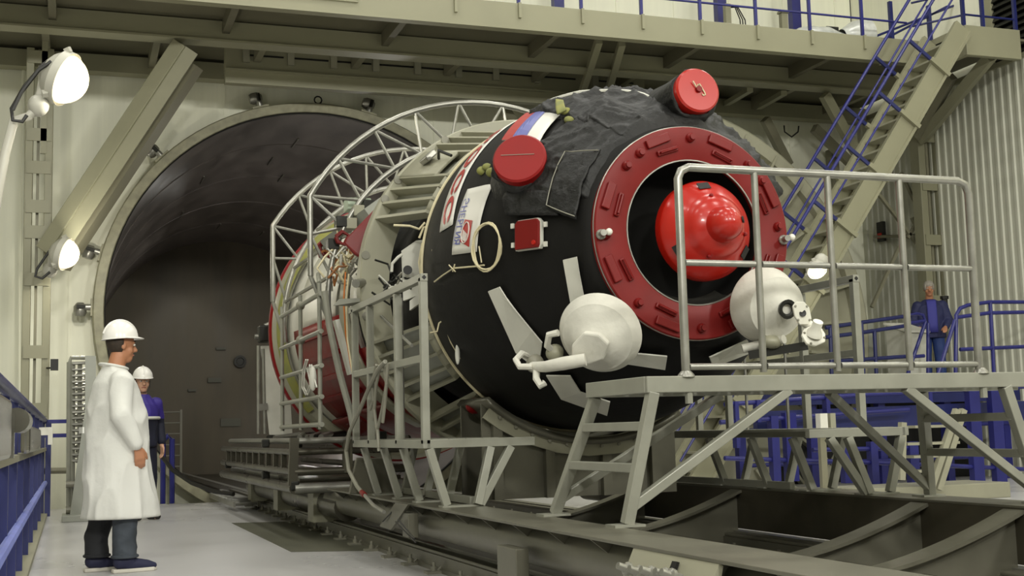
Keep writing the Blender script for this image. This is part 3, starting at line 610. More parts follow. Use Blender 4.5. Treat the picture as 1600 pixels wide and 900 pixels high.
# ------------------------------------------------------------------ red equipment caps
def cap(name, u, v, y_, R_, axis, depth, lab, clothlen, mt='red_gloss'):
    c = aty(u, v, y_); ax = Vector(axis).normalized()
    k = MB().lathe([(-depth, R_*1.0), (-.012, R_), (0, R_ - .012), (0, 0)], c, ax, 48).build(name, mt, sc, smooth=True, angle=.5, label=lab)
    m = MB().lathe([(-depth - clothlen, R_*1.35), (-depth - clothlen*.5, R_*1.12), (-depth, R_*1.03), (-depth + .05, R_*1.02), (-depth + .05, R_*.9)], c, ax, 60)
    m.v = [p + (p - c).normalized()*wrinkle(p*1.6, .9) for p in m.v]; m.build('cap_sleeve', 'black_cloth', sc, smooth=True, angle=2)
    return k, c, ax
k, c, ax = cap('equipment_cap', 1091, 140, 6.95, .150, (-.05, -.97, .12), .10, 'glossy red round cap with safety clip', .36)
e1 = V(1, 0, 0); e2 = V(0, 0, 1)
MB().tube([c + ax*.01 + e1*a_ + e2*b_ for a_, b_ in ((-.04, .05), (-.012, .005), (-.005, .03), (.005, .035), (.04, -.02), (.045, -.035), (.03, -.04), (.022, -.03))], .005, 6).build('safety_clip', 'cord_cream', k)
MB().lathe([(0, .022), (.02, .02), (.02, 0)], c, ax, 12).build('clip_boss', 'red_dark', k)
k, c, ax = cap('equipment_cap', 811, 246, 7.38, .176, (-.50, -.80, .32), .11, 'dark red round cap with a scratched line', .14, 'red_cap')
tx = V(.9, -.45, .25); tx = (tx - ax*tx.dot(ax)).normalized(); ty = ax.cross(tx)
MB().beam(c + ax*.002 - tx*.11 + ty*.055, c + ax*.002 + tx*.10 - ty*.01, .004, .004, ax).build('scratch_line', 'hose_grey', k)
for (u, v) in ((762, 262), (770, 270), (887, 177), (890, 190), (755, 268)):
    h_ = hit(u, v)
    if h_: blob(MB(), hs(*h_, .01), (.038, .03, .03), .5, u).build('foam_lump', 'yellow_foam', sc, smooth=True)
m = MB(); 
for i in range(14):
    a_ = i / 13; 
h_ = [hit(876, 170), hit(888, 172), hit(894, 186), hit(880, 192)]
if all(h_): m.grid(quad(h_, .07, 5, 5)).build('foam_strip', 'yellow_foam', sc, smooth=True, solid=.015)
# white sheet edge along the crown
MB().tube([hs(8.0 - .62*i/12, 116 - 26*i/12, .05) for i in range(13)], [.006] + [.014]*11 + [.004], 6).build('white_edge', 'white_sheet', sc, smooth=True)
# red square cover
h_ = hit(833, 367); n_ = hnorm(*h_); c = hs(*h_, .02); ex = V(0, -1, 0); ex = (ex - n_*ex.dot(n_)).normalized(); ez = n_.cross(ex)
if ez.z < 0: ez = -ez
w_, h2, ch_ = .098, .092, .02
def pl(a_, b_, t_=0): return c + ex*a_ + ez*b_ + n_*t_
pts = [(-w_, -h2), (w_ - .008, -h2 + .0), (w_, -h2 + .02), (w_, h2 - ch_), (w_ - ch_, h2), (-w_ + ch_, h2), (-w_, h2 - ch_)]
k = MB().prism([pl(*p) for p in pts], n_*.035).build('square_cover', 'red_matte', sc, bevel=.004)
MB().prism([pl(p[0]*1.06, p[1]*1.06, -.01) for p in pts], n_*.028).build('cover_frame', 'white_sheet', k)
for a_, b_ in ((-.14, .07), (-.135, -.055), (.135, .05), (.135, -.075)): MB().prism([pl(a_ - .012, b_ - .016, .002), pl(a_ + .012, b_ - .016, .002), pl(a_ + .012, b_ + .016, .002), pl(a_ - .012, b_ + .016, .002)], n_*.012).build('tab', 'white_sheet', k)
MB().lathe([(.035, .016), (.042, .014), (.042, 0)], pl(.06, -.06), n_, 12).build('dot', 'red_gloss', k)
# ------------------------------------------------------------------ stickers
def text_on(txt, c, u0, u1, v0, v1, material, parent, off, name, bold=.012):
    cu_ = bpy.data.curves.new(name, 'FONT'); cu_.body = txt; cu_.size = 1.0; cu_.offset = bold; cu_.resolution_u = 3
    o_ = bpy.data.objects.new(name, cu_); COL.objects.link(o_); dg = bpy.context.evaluated_depsgraph_get(); me = bpy.data.meshes.new_from_object(o_.evaluated_get(dg))
    vs = [v.co.copy() for v in me.vertices]; fs = [tuple(p.vertices) for p in me.polygons]
    bpy.data.objects.remove(o_)
    x0, x1 = min(v.x for v in vs), max(v.x for v in vs); y0, y1 = min(v.y for v in vs), max(v.y for v in vs)
    m = MB(); m.f = fs; m.v = [hs(*bil(c, u0 + (u1 - u0)*(v.x - x0)/(x1 - x0), v0 + (v1 - v0)*(v.y - y0)/(y1 - y0)), off) for v in vs]
    return m.build(name, material, parent)
bc = [(8.62, 118), (8.42, 170), (8.17, 169), (8.36, 118)]
band = MB().grid(quad(bc, .006, 20, 4)).build('name_band', 'sticker_white', sc, smooth=True, solid=.003)
text_on('РОСС', bc, .16, .97, .2, .8, 'sticker_red', band, .013, 'band_lettering', .03)
ec = [(8.08, 157), (8.14, 179.5), (7.79, 180.8), (7.74, 157)]
en = MB().grid(quad(ec, .006, 10, 8)).build('company_sticker', 'sticker_white', sc, smooth=True, solid=.003)
text_on('ЭНЕРГИЯ', ec, .17, .86, .08, .33, 'sticker_blue', en, .012, 'company_lettering', .01)
MB().grid(quad([bil(ec, .18, .05), bil(ec, .86, .05), bil(ec, .86, .065), bil(ec, .18, .065)], .012, 8, 1)).build('company_rule', 'sticker_blue', en)
MB().grid(quad([bil(ec, .50, .38), bil(ec, .82, .32), bil(ec, .92, .72), bil(ec, .54, .72)], .011, 6, 6)).build('emblem_field', 'sticker_red', en)
MB().tube([hs(*bil(ec, .70 + .15*math.cos(i*.35), .51 + .15*math.sin(i*.35)), .014) for i in range(18)], .0045, 5, True).build('emblem_ring', 'sticker_white', en)
for k_ in range(4): MB().tube([hs(*bil(ec, .66 + .02*k_, .44 + .05*k_), .015), hs(*bil(ec, .80 + .012*k_, .42 + .045*k_), .015)], .004, 5).build('emblem_ray', 'sticker_white', en)
fc = [(8.13, 121), (7.95, 138), (7.47, 141), (7.58, 123.5)]
fl = MB().grid(quad(fc, .024, 6, 10)).build('flag_sticker', 'sticker_white', sc, smooth=True, solid=.003)
for nm, v0, v1, mt in (('flag_stripe', .0, .34, 'sticker_red'), ('flag_stripe', .34, .66, 'sticker_blue')):
    MB().grid(quad([bil(fc, 0, v0), bil(fc, 1, v0), bil(fc, 1, v1), bil(fc, 0, v1)], .029, 6, 5)).build(nm, mt, fl)
# coiled cord on the flank
pc = hit(767, 386); c0 = hs(*pc, .02); n_ = hnorm(*pc); ex = (V(0, -1, 0) - n_*V(0, -1, 0).dot(n_)).normalized(); ez = n_.cross(ex)
if ez.z < 0: ez = -ez
pts = [c0 + ex*(.145 + .010*math.sin(i*.21))*math.cos(i*.29) + ez*(.155 + .008*math.cos(i*.17))*math.sin(i*.29) + n_*(.012 + .006*math.sin(i)) for i in range(66)]
coil = MB().tube(pts, .006, 6).build('cord_coil', 'cord_cream', sc, smooth=True)
tailp = [(760, 414), (745, 416), (712, 419), (695, 430), (682, 440)]
MB().tube([hs(*h_, .015) for h_ in [hit(*p) for p in tailp] if h_], .006, 6).build('cord_tail', 'cord_cream', coil, smooth=True)
for (u0, v0, u1, v1) in ((715, 413, 712, 424), (706, 414, 716, 424), (753, 385, 757, 410)): MB().tube([hs(*hit(u0, v0), .02), hs(*hit(u1, v1), .02)], .005, 5).build('cord_tie', 'cord_cream', coil)
# seam cords hanging down the rear edge
def cord(pts, r_, mt, nm, par=sc): return MB().tube(pts, r_, 6).build(nm, mt, par, smooth=True)
cord([aty(u, v, 8.6) for u, v in ((676, 390), (678, 430), (684, 470), (694, 505), (705, 535), (720, 560))], .008, 'cord_cream', 'seam_cord')
cord([aty(u, v, 8.62) for u, v in ((672, 520), (683, 518), (686, 505), (693, 500))], .006, 'cord_cream', 'seam_cord')
blob(MB(), aty(715, 555, 8.5), (.018, .018, .07), .3, 3).build('seam_wrap', 'white_sheet', sc, smooth=True)
# ------------------------------------------------------------------ white antenna covers with petals
def sheet(name, poly, y_, bow, thick=.008, parent=None):
    """a stiff sheet between pixel corners given with their depth"""
    P_ = [aty(u, v, y2) for u, v, y2 in poly]
    nrm = (P_[1] - P_[0]).cross(P_[-1] - P_[0]).normalized()
    return MB().prism([p - nrm*thick/2 for p in P_], nrm*thick).build(name, 'white_sheet', parent or sc)
def hsheet(name, px, off=.03, parent=None):
    pts = [hs(*hit(u, v), off) for u, v in px]; nrm = hnorm(*hit(*px[len(px)//2])); return MB().prism(pts, nrm*.010).build(name, 'white_sheet', parent or sc)
hsheet('antenna_petal', [(770, 453), (788, 446), (803, 470), (838, 512), (853, 530), (848, 562), (838, 566), (812, 546)])
hsheet('antenna_petal', [(858, 580), (895, 580), (910, 605), (955, 620), (950, 641), (880, 616)])
hsheet('antenna_petal', [(890, 404), (911, 399), (915, 425), (921, 458), (916, 478), (902, 478)], .04)
hsheet('antenna_petal', [(993, 539), (1044, 543), (1040, 564), (985, 556)], .05)
hsheet('antenna_petal', [(1105, 545), (1160, 520), (1168, 540), (1110, 561)], .05)
def frustum(prof, c, ax, parent, name='cone', mt='white_fabric', n=56): return MB().lathe(prof, c, ax, n).build(name, mt, parent, smooth=True, angle=.45)
ac = aty(938, 520, 6.95); ax = (aty(917, 553, 6.72) - ac).normalized()
an = frustum([(-.06, .0), (-.06, .2), (-.02, .25), (0, .258), (.02, .25), (.075, .215), (.085, .195), (.2, .095), (.21, .08), (.21, 0)], ac, ax, sc, 'antenna_cover')
an['label'] = 'white fabric antenna cone left of red ring'
hx = ac + ax*.2; e1 = (V(.35, 0, .9) - ax*V(.35, 0, .9).dot(ax)).normalized(); e2 = ax.cross(e1)
MB().prism([hx + e1*a_ + e2*b_ for a_, b_ in ((.10, -.03), (.085, .06), (-.02, .115), (-.10, .1), (-.115, .0), (-.05, -.09), (.06, -.10))], ax*.045).build('end_boss', 'white_fabric', an, bevel=.012)
MB().tube([aty(915, 562, 6.78), aty(880, 568, 6.85), aty(852, 573, 7.0), aty(832, 573, 7.15)], [.038, .04, .034, .03], 12).build('arm', 'white_fabric', an, smooth=True)
MB().tube([aty(832, 573, 7.1), aty(812, 573, 7.15), aty(806, 562, 7.2), aty(815, 552, 7.25), aty(823, 556, 7.3)], .02, 8).build('pipe_bend', 'white_fabric', an, smooth=True)
MB().tube([aty(838, 578, 7.1), aty(838, 592, 7.05), aty(845, 603, 7.0), aty(851, 598, 7.0)], .022, 8).build('pipe_bend', 'white_fabric', an, smooth=True)
MB().tube([aty(872, 520, 7.05), aty(858, 523, 7.1), aty(855, 540, 7.15), aty(868, 552, 7.2)], .022, 8).build('pipe_bend', 'white_fabric', an, smooth=True)
blob(MB(), aty(866, 552, 7.2), (.055, .05, .05), .5, 8).build('joint', 'cream_metal', an, smooth=True); blob(MB(), aty(835, 570, 7.25), (.055, .05, .06), .6, 9).build('joint', 'hose_grey', an, smooth=True)
ac = aty(1193, 476, 6.72); ax = (aty(1245, 486, 6.35) - ac).normalized()
an2 = frustum([(-.1, 0), (-.1, .1), (-.05, .2), (0, .235), (.015, .235), (.07, .215), (.16, .185), (.165, .17), (.2, .12), (.25, .05), (.25, 0)], ac, ax, sc, 'antenna_cover')
an2['label'] = 'white fabric antenna cone behind guard rail'
tip = ac + ax*.25; e1 = (V(0, 0, 1) - ax*ax.z).normalized(); e2 = ax.cross(e1)
MB().lathe([(0, .05), (.03, .06), (.03, .04), (.02, .03)], tip, ax, 16).build('collar', 'dark_metal', an2, smooth=True)
def bracket(c, n_, a_, b_, nm, w1, h1, hole):
    k = MB().prism([c + a_*x_*w1 + b_*y_*h1 for x_, y_ in ((-1, -.5), (-.4, -1), (.6, -1), (1, -.3), (1, .6), (.5, 1), (-.5, 1), (-1, .5))], n_*.016).build(nm, 'white_paint', an2, bevel=.004)
    if hole: MB().lathe([(.016, hole), (.02, hole), (.02, hole*.8), (.017, 0)], c, n_, 16).build('hole', 'black_void', an2)
    for x_, y_ in ((-.7, -.6), (.7, -.6), (.7, .6), (-.7, .6)): MB().lathe([(.016, .008), (.022, .006), (.022, 0)], c + a_*x_*w1 + b_*y_*h1, n_, 8).build('bolt', 'hose_grey', an2)
    return k
c1 = aty(1252, 490, 6.28); bracket(c1, V(-.1, -1, .1).normalized(), e2, (e1 + e2*.3).normalized(), 'mount_plate', .055, .07, .022)
c2 = aty(1270, 526, 6.25); bracket(c2, V(.1, -.9, .4).normalized(), V(1, .1, .35).normalized(), V(-.3, .35, .85).normalized(), 'base_plate', .075, .06, 0)
MB().lathe([(0, .05), (.02, .045), (.04, .03), (.09, .03), (.09, 0)], c2 + V(0, -.01, .01), V(0, -.6, .8), 16).build('hub', 'white_paint', an2, smooth=True)
MB().tube([c1 + V(0, .02, -.03), c1 + V(.06, .03, -.06), c2 + V(.03, .03, .05)], .03, 10).build('elbow', 'white_paint', an2, smooth=True)
MB().tube([aty(1160, 545, 6.75), aty(1190, 538, 6.7), aty(1225, 530, 6.55)], .028, 10).build('arm', 'white_fabric', an2, smooth=True)
blob(MB(), aty(1205, 535, 6.6), (.06, .05, .04), .5, 4).build('joint', 'cream_metal', an2, smooth=True)
MB().beam(aty(1170, 555, 6.7), aty(1262, 540, 6.5), .03, .05).build('support_bar', 'dark_metal', an2)
# ------------------------------------------------------------------ middle and rear sections
lathey([(8.92, .9), (8.95, 1.0), (9.4, 1.05), (9.9, 1.07), (10.3, 1.04), (10.35, .95)]).build('descent_hull', 'black_hull', sc, smooth=True, angle=.8)
lathey([(10.35, .95), (10.4, 1.0), (11.2, 1.02), (11.25, 1.08), (11.3, 1.1)]).build('instrument_section', 'black_hull', sc, smooth=True, angle=.6)
lathey([(11.3, 1.1), (13.0, 1.12), (13.7, 1.2), (14.15, 1.36), (14.2, 1.36), (14.2, 0)]).build('service_hull', 'white_paint', sc, smooth=True, angle=.6)
lathey([(14.1, 1.36), (14.12, 1.45), (14.2, 1.5), (14.3, 1.5), (14.3, 1.3)]).build('rear_ring', 'cream_metal', sc, smooth=True, angle=.6)
MB().lathe([(14.02, 1.40), (14.06, 1.455), (14.11, 1.475)], (XA, 0, ZA), (0, 1, 0), 40, math.radians(230), math.radians(335)).build('foam_band', 'yellow_foam', sc, smooth=True)
lathey([(14.3, 1.5), (14.32, 1.525), (14.4, 1.525), (14.4, 1.3)]).build('rear_red_ring', 'red_dark', sc, smooth=True, angle=.6)
def shell(nm, y0, y1, p0, p1, r0, r1, mt, th=.03, ny=6, npn=14):
    rows = [[V(XA + (r0 + (r1 - r0)*i/ny)*math.cos(math.radians(p0 + (p1 - p0)*j/npn)), y0 + (y1 - y0)*i/ny, ZA + (r0 + (r1 - r0)*i/ny)*math.sin(math.radians(p0 + (p1 - p0)*j/npn))) for j in range(npn + 1)] for i in range(ny + 1)]
    return MB().grid(rows).build(nm, mt, sc, smooth=True, solid=th)
shell('red_cover', 11.8, 13.85, 182, 230, 1.2, 1.31, 'red_dark')
shell('red_cover', 12.8, 14.0, 230, 276, 1.27, 1.36, 'red_dark')
shell('red_cover', 11.4, 12.0, 196, 250, 1.2, 1.22, 'red_dark')
shell('red_cover', 11.0, 12.8, 228, 272, 1.2, 1.28, 'red_matte')
for p_ in (188, 198, 208, 218): a = math.radians(p_); MB().beam(V(XA + 1.25*math.cos(a), 12.0, ZA + 1.25*math.sin(a)), V(XA + 1.34*math.cos(a), 13.65, ZA + 1.34*math.sin(a)), .05, .04, V(math.cos(a), 0, math.sin(a))).build('cover_rib', 'red_dark', sc)
shell('red_cover', 10.45, 11.9, 200, 276, 1.16, 1.2, 'red_matte')
shell('white_panel', 12.2, 13.6, 140, 182, 1.2, 1.30, 'white_paint')
shell('black_band', 10.7, 11.25, 150, 240, 1.15, 1.16, 'black_hull')
shell('grey_shell', 11.35, 11.7, 168, 246, 1.24, 1.24, 'cream_metal')
# red triangular hoisting cover above the ring's flank
pr = [aty(597, 314, 10.25), aty(541, 372, 10.3), aty(538, 380, 10.3), aty(552, 396, 10.28), aty(568, 406, 10.25), aty(577, 365, 10.2)]
MB().prism(pr, V(.02, .08, 0)).build('red_wedge', 'red_matte', sc, bevel=.01)
MB().prism([aty(u, v, 10.15) for u, v in ((566, 445), (572, 400), (562, 400), (560, 445))], V(.1, 0, 0)).build('red_edge', 'red_dark', sc)
MB().tube([aty(u, v, 10.9) for u, v in ((525, 370), (535, 362), (545, 368), (538, 382), (528, 378), (525, 370))], .02, 6).build('red_loop', 'red_matte', sc)
MB().tube([aty(u, v, 11.6) for u, v in ((508, 376), (498, 385), (502, 400), (512, 402), (508, 390))], .03, 6).build('red_loop', 'red_matte', sc)
k = aty(560, 322, 11.2); MB().box(k.x - .12, k.x + .1, 11.1, 11.3, k.z - .05, k.z + .06).build('mint_box', 'mint_box', sc, bevel=.01)
k = aty(545, 338, 11.4); MB().beam(aty(520, 372, 11.6), aty(590, 322, 10.9), .3, .10, (-.6, 0, .8)).build('top_tray', 'grey_panel', sc)
# cable bundles on the flank: many loose wires
for i in range(34):
    u, v = random.uniform(525, 552), random.uniform(382, 432); p0 = aty(u, v, 11.0); pts = [p0]
    for s_ in range(4): pts.append(pts[-1] + V(random.uniform(-.09, .09), random.uniform(-.06, .06), random.uniform(-.11, .11)))
    MB().tube(pts, random.choice((.008, .011, .014)), 5).build('loose_wire', random.choice(('white_sheet', 'white_sheet', 'cord_cream', 'hose_grey', 'copper_wire')), sc, smooth=True)
for u, v in ((520, 382), (560, 330), (548, 350), (533, 347), (575, 322)):
    p0 = aty(u, v, 11.0); MB().box(p0.x - .05, p0.x + .05, 10.95, 11.08, p0.z - .05, p0.z + .05).build('flank_box', random.choice(('cream_metal', 'grey_panel', 'dark_metal')), sc, bevel=.006)
cord([aty(u, v, 10.5) for u, v in ((540, 425), (537, 470), (540, 520), (548, 570), (556, 605))], .007, 'orange_wire', 'orange_cable')
cord([aty(u, v, 10.45) for u, v in ((545, 428), (541, 470), (543, 530), (552, 590))], .008, 'cord_cream', 'seam_cord')
# white instrument plates between ring and black hull
MB().prism([aty(u, v, 9.2) for u, v in ((627, 392), (650, 376), (668, 374), (670, 455), (630, 470))], V(.02, .03, 0)).build('instrument_plate', 'white_sheet', sc)
MB().prism([aty(u, v, 9.15) for u, v in ((640, 470), (680, 440), (682, 455), (640, 485))], V(.02, .03, 0)).build('instrument_plate', 'white_sheet', sc)
k = aty(637, 422, 9.12); MB().lathe([(0, .035), (.01, .035), (.01, 0)], k, V(-.2, -1, 0), 14).build('plate_hole', 'black_void', sc)
MB().tube([aty(u, v, 9.15) for u, v in ((612, 425), (613, 412), (622, 402), (628, 398))], .012, 6).build('instrument_pipe', 'white_sheet', sc)
for i in range(12):
    u, v = random.uniform(602, 640), random.uniform(425, 460); p0 = aty(u, v, 9.2); MB().tube([p0, p0 + V(random.uniform(-.1, .1), .02, random.uniform(-.1, .1)), p0 + V(random.uniform(-.15, .15), 0, random.uniform(-.12, .12))], .009, 5).build('loose_wire', random.choice(('white_sheet', 'dark_metal', 'hose_grey')), sc)
for pts in (((655, 372), (662, 355), (672, 352), (668, 385), (674, 430)), ((660, 380), (655, 410), (662, 460), (666, 500)), ((615, 352), (640, 353), (655, 358), (664, 348))): cord([aty(u, v, 8.98) for u, v in pts], .009, 'cord_cream', 'seam_cord')
# ================================================================== handling ring
hg = thing('handling_ring', (XA, 9.9, ZA - 1.45), 'cream flanged handling ring around the spacecraft waist', 'ring')
RO, RI = 1.455, 1.215
def lat(prof, a0, a1, n, nm, mt, par): return MB().lathe(prof, (XA, 0, ZA), (0, 1, 0), n, math.radians(a0), math.radians(a1)).build(nm, mt, par, smooth=True, angle=.5)
lathey([(9.86, RI), (9.86, RO - .01), (9.87, RO), (10.0, RO), (10.0, RI), (9.86, RI)]).build('flange', 'cream_metal', hg, smooth=True, angle=.5)
lathey([(10.0, RI + .02), (10.0, 1.4), (10.12, 1.4), (10.12, RI + .02)]).build('back_flange', 'cream_metal', hg, smooth=True, angle=.5)
def rp(a, r, y): a = math.radians(a); return V(XA + r*math.cos(a), y, ZA + r*math.sin(a))
# the lathe measures its angle from +Z towards +X, so use explicit sheets for the bracket sectors
def sheet_arc(a0, a1, y0, y1, r0, r1, nm, mt='cream_metal', th=.015, n=12):
    rows = [[rp(a0 + (a1-a0)*i/n, r0, y0), rp(a0 + (a1-a0)*i/n, r1, y1)] for i in range(n + 1)]
    return MB().grid(rows).build(nm, mt, hg, smooth=True, solid=th)
def sector(a0, a1, ribs, block=None):
    sheet_arc(a0, a1, 9.05, 9.86, 1.14, 1.34, 'bracket_web', 'grey_panel')
    for a in ribs:
        t = V(-math.sin(math.radians(a)), 0, math.cos(math.radians(a)))
        MB().prism([rp(a, 1.13, 9.03) - t*.012, rp(a, 1.22, 9.03) - t*.012, rp(a, RO - .02, 9.86) - t*.012, rp(a, 1.33, 9.86) - t*.012], t*.024).build('rib', 'cream_metal', hg)
    if block: sheet_arc(block[0], block[1], 9.25, 9.86, 1.265, RO - .03, 'bracket_block', 'cream_metal', .03)
    sheet_arc(a0, a1, 9.02, 9.06, 1.13, 1.22, 'bracket_lip')
sector(113, 157, (113, 118, 123, 128, 141, 146, 151.5, 157), (128, 141))
sector(199, 221, (199, 204, 210, 216, 221)); sector(231, 248, (231, 236, 242, 248)); sector(292, 336, (292, 300, 308, 320, 328, 336)); sector(24, 66, (24, 34, 45, 56, 66))
for a in (133,): 
    p = rp(a, 1.33, 9.4); MB().tube([p, p + rp(a, .05, 0) - rp(a, 0, 0) + V(0, -.12, 0), p + V(.03, -.25, -.03)], .012, 8).build('clamp_lever', 'dark_metal', hg, smooth=True)
p = rp(134, 1.39, 9.6); MB().beam(p, p + V(.0, -.2, 0), .10, .05, p - V(XA, p.y, ZA)).build('clamp_block', 'galvanised', hg, bevel=.01)
for a in (150, 170, 190, 120, 142, 210): p = rp(a, 1.43, 9.87); MB().lathe([(0, .035), (.02, .035), (.02, 0)], p, (0, -1, 0), 12).build('bolt', 'hose_grey', hg)
p = aty(556, 443, 9.75); MB().tube([p, aty(568, 441, 9.9)], .035, 10).build('side_pin', 'galvanised', hg, smooth=True)
MB().ball(rp(232, 1.28, 8.98), (.07, .07, .06)).build('red_plug', 'red_dark', hg, smooth=True)
# ================================================================== tubular cage
cg = thing('tube_cage', (2.0, 11, 1.0), 'silver tubular hoop cage arching over the rear of the spacecraft', 'cage')
XV = 2.0
def hoop(Yh, Ro, Ri, tr):
    za = ZA + math.sqrt(Ro*Ro - (XA - XV)**2); a_start = math.degrees(math.atan2(za - ZA, XV - XA))
    po = arc(XA, Yh, ZA, Ro, a_start, 35, 26); pi_ = arc(XA, Yh - .02, ZA, Ri, 188, 40, 26)
    MB().tube([V(XV, Yh, 2.36), V(XV, Yh, za - .04)] + po, tr, 10).build('outer_hoop', 'galvanised', cg, smooth=True)
    MB().tube([V(XV, Yh, 2.36), pi_[0]], tr*.8, 8).build('strut', 'galvanised', cg, smooth=True)
    MB().tube(pi_, tr, 10).build('inner_hoop', 'galvanised', cg, smooth=True)
    return za, po, pi_
hoops = []
for Yh, Ro, Ri in ((11.0, 1.90, 1.50), (13.2, 1.945, 1.54)):
    za, po, pi_ = hoop(Yh, Ro, Ri, .026); hoops.append((za, po, pi_))
    n1 = 20
    oo = [po[0].lerp(po[0], 0)] ; 
    seq_o = [V(XV, Yh, za - .35), V(XV, Yh, za)] + [po[int(i)] for i in (3, 6, 9, 12, 15, 18, 21, 24)]
    seq_i = [pi_[3], pi_[6]] + [pi_[i] for i in (8, 11, 13, 15, 17, 19, 21, 23)]
    for a, b in zip(seq_o, seq_i): MB().tube([a, b], .015, 8).build('strut', 'galvanised', cg, smooth=True)
    for a, b in zip(seq_o[:-1], seq_i[1:]): MB().tube([a, b], .015, 8).build('strut', 'galvanised', cg, smooth=True)
for z, r0 in ((None, 1.5),):
    for ang in (172, 158, 140, 120, 100, 80):
        a = math.radians(ang); MB().tube([V(XA + 1.5*math.cos(a), 11.0, ZA + 1.5*math.sin(a)), V(XA + 1.54*math.cos(a), 13.2, ZA + 1.54*math.sin(a))], .018, 8).build('tie_bar', 'galvanised', cg, smooth=True)
# grid panel hanging below the hoops
gp = thing('grid_panel', (2.05, 11.5, 1.0), 'grey tube grid panel beside the red covers, left flank', 'panel')
GX = 2.05
for u in (441, 470, 500):
    y_ = atx(u, 580, GX).y; MB().tube([(GX, y_, 1.0), (GX, y_, 2.28)], .020, 8).build('upright', 'frame_paint', gp, smooth=True)
y0, y1 = atx(441, 580, GX).y, atx(500, 580, GX).y
for z in (1.04, 1.28, 1.55, 1.85, 2.18): MB().tube([(GX, y0 + .08, z), (GX, y1 - .08, z)], .022, 8).build('bar', 'frame_paint', gp, smooth=True)
for z in (2.18, 1.85): MB().ball((GX, atx(470, 580, GX).y, z), .045).build('coupler', 'hose_grey', gp, smooth=True)
MB().tube([V(GX, y1, 2.28), V(GX + .02, 11.0, 2.38)], .02, 8).build('tie', 'frame_paint', gp)
for k_ in range(2): cord([atx(u + 3*k_, v, GX - .04) for u, v in ((478, 562), (473, 580), (472, 605), (478, 617), (485, 600), (480, 575), (484, 570), (488, 590), (492, 605))], .007, 'white_sheet', 'hanging_cord', gp)
blob(MB(), atx(489, 592, GX - .05), (.03, .04, .1), .3, 5).build('wrapped_bundle', 'white_sheet', gp, smooth=True)
# curved guide bars behind the grid
gb = thing('guide_bar', aty(505, 470, 10.7), 'long slanted grey guide bar behind the grid panel', 'bar')
MB().tube([aty(u, v, 10.6) for u, v in ((507, 455), (515, 510), (530, 580), (548, 645), (552, 665))], .03, 8).build('bar', 'frame_paint', gb, smooth=True)
MB().beam(aty(525, 500, 10.8), aty(548, 585, 10.8), .12, .04, (1, 0, 0)).build('plate', 'white_sheet', gb)
# silver support pillar
sp_ = thing('support_pillar', aty(425, 675, 15.0), 'tapered silver support pillar with a clamp under the rear ring', 'support')
MB().prism([aty(u, v, 14.9) for u, v in ((406, 540), (420, 540), (440, 610), (444, 680), (420, 680))], V(.12, .1, 0)).build('body', 'white_sheet', sp_, bevel=.01)
MB().tube([aty(404, 540, 14.9), aty(404, 678, 14.9)], .022, 8).build('leg', 'galvanised', sp_); MB().tube([aty(411, 545, 14.9), aty(414, 678, 14.9)], .02, 8).build('leg', 'galvanised', sp_)
MB().beam(aty(404, 637, 14.9), aty(418, 635, 14.9), .05, .08).build('cross_piece', 'galvanised', sp_)
k = aty(414, 522, 14.9); MB().box(k.x - .08, k.x + .06, 14.8, 15.0, k.z - .1, k.z + .1).build('clamp', 'dark_metal', sp_, bevel=.02); MB().tube([aty(398, 526, 14.9), aty(412, 526, 14.9)], .03, 8).build('clamp_screw', 'galvanised', sp_)
MB().tube([aty(414, 510, 14.9), aty(424, 505, 14.9), aty(424, 515, 14.9)], .035, 8).build('hook', 'galvanised', sp_)
# ================================================================== trolley
PZT = .474
tr = thing('transport_trolley', (XA, 7, 0), 'low steel transport trolley with pipe beams under the spacecraft', 'trolley')
TY0, TY1 = 2.2, 11.2
for x0, x1, xc in ((2.17, 2.49, 2.36), (4.81, 5.13, 4.94)):
    MB().box(x0, x1, TY0, TY1, PZT - .015, PZT).build('top_plate', 'trolley_steel', tr, bevel=.003)
    MB().tube([(xc, TY0, .345), (xc, TY1 + .6, .345)], .115, 28).build('pipe_beam', 'trolley_steel', tr, smooth=True, angle=1)
    sx = x0 if xc < XA else x1
    y = 3.1
    while y < TY1:
        MB().prism([(x0 + .005, y, PZT - .015), (x1 - .005, y, PZT - .015), (xc + .09, y, .385), (xc - .09, y, .385)], (0, .012, 0)).build('gusset', 'trolley_steel', tr); y += .52
    MB().box(x1 - .02 if xc < XA else x0, x1 if xc < XA else x0 + .02, TY0, TY1, .16, PZT - .015).build('inner_web', 'trolley_dark', tr)
for (u, v, w_, h_, d_) in ((640, 820, .16, .16, .12), (800, 885, .3, .2, .02)):
    p = atx(u, v, 2.16); MB().box(2.13, 2.2, p.y - w_/2, p.y + w_/2, p.z - h_/2, p.z + h_/2).build('side_plate', 'trolley_steel', tr, bevel=.004)
ya, yb = atx(1118, 874, 2.16).y, atx(985, 852, 2.16).y; k = MB().prism([(2.175, ya, .462), (2.10, ya, .30), (2.10, ya, .18), (2.12, ya, .18), (2.19, ya, .45)], (0, yb - ya, 0)).build('side_plate', 'cream_metal', tr); MB().prism([(2.16, ya + .28, .44), (2.125, ya + .28, .365), (2.12, ya + .31, .365), (2.155, ya + .31, .44)], (-.012, 0, .004)).build('plate_slot', 'black_void', k)
p0, p1 = atx(600, 812, 2.14), atx(635, 815, 2.14); MB().prism([atx(u, v, 2.14) for u, v in ((597, 822), (615, 828), (642, 788), (622, 785))], (-.02, 0, 0)).build('cable_bracket', 'trolley_steel', tr)
for (u0, v0, u1, v1) in ((598, 815, 612, 800), (618, 815, 650, 848), (622, 812, 648, 842)): MB().tube([atx(u0, v0, 2.1), atx(u1, v1, 2.12)], .005, 6).build('cable', 'cable_black', tr)
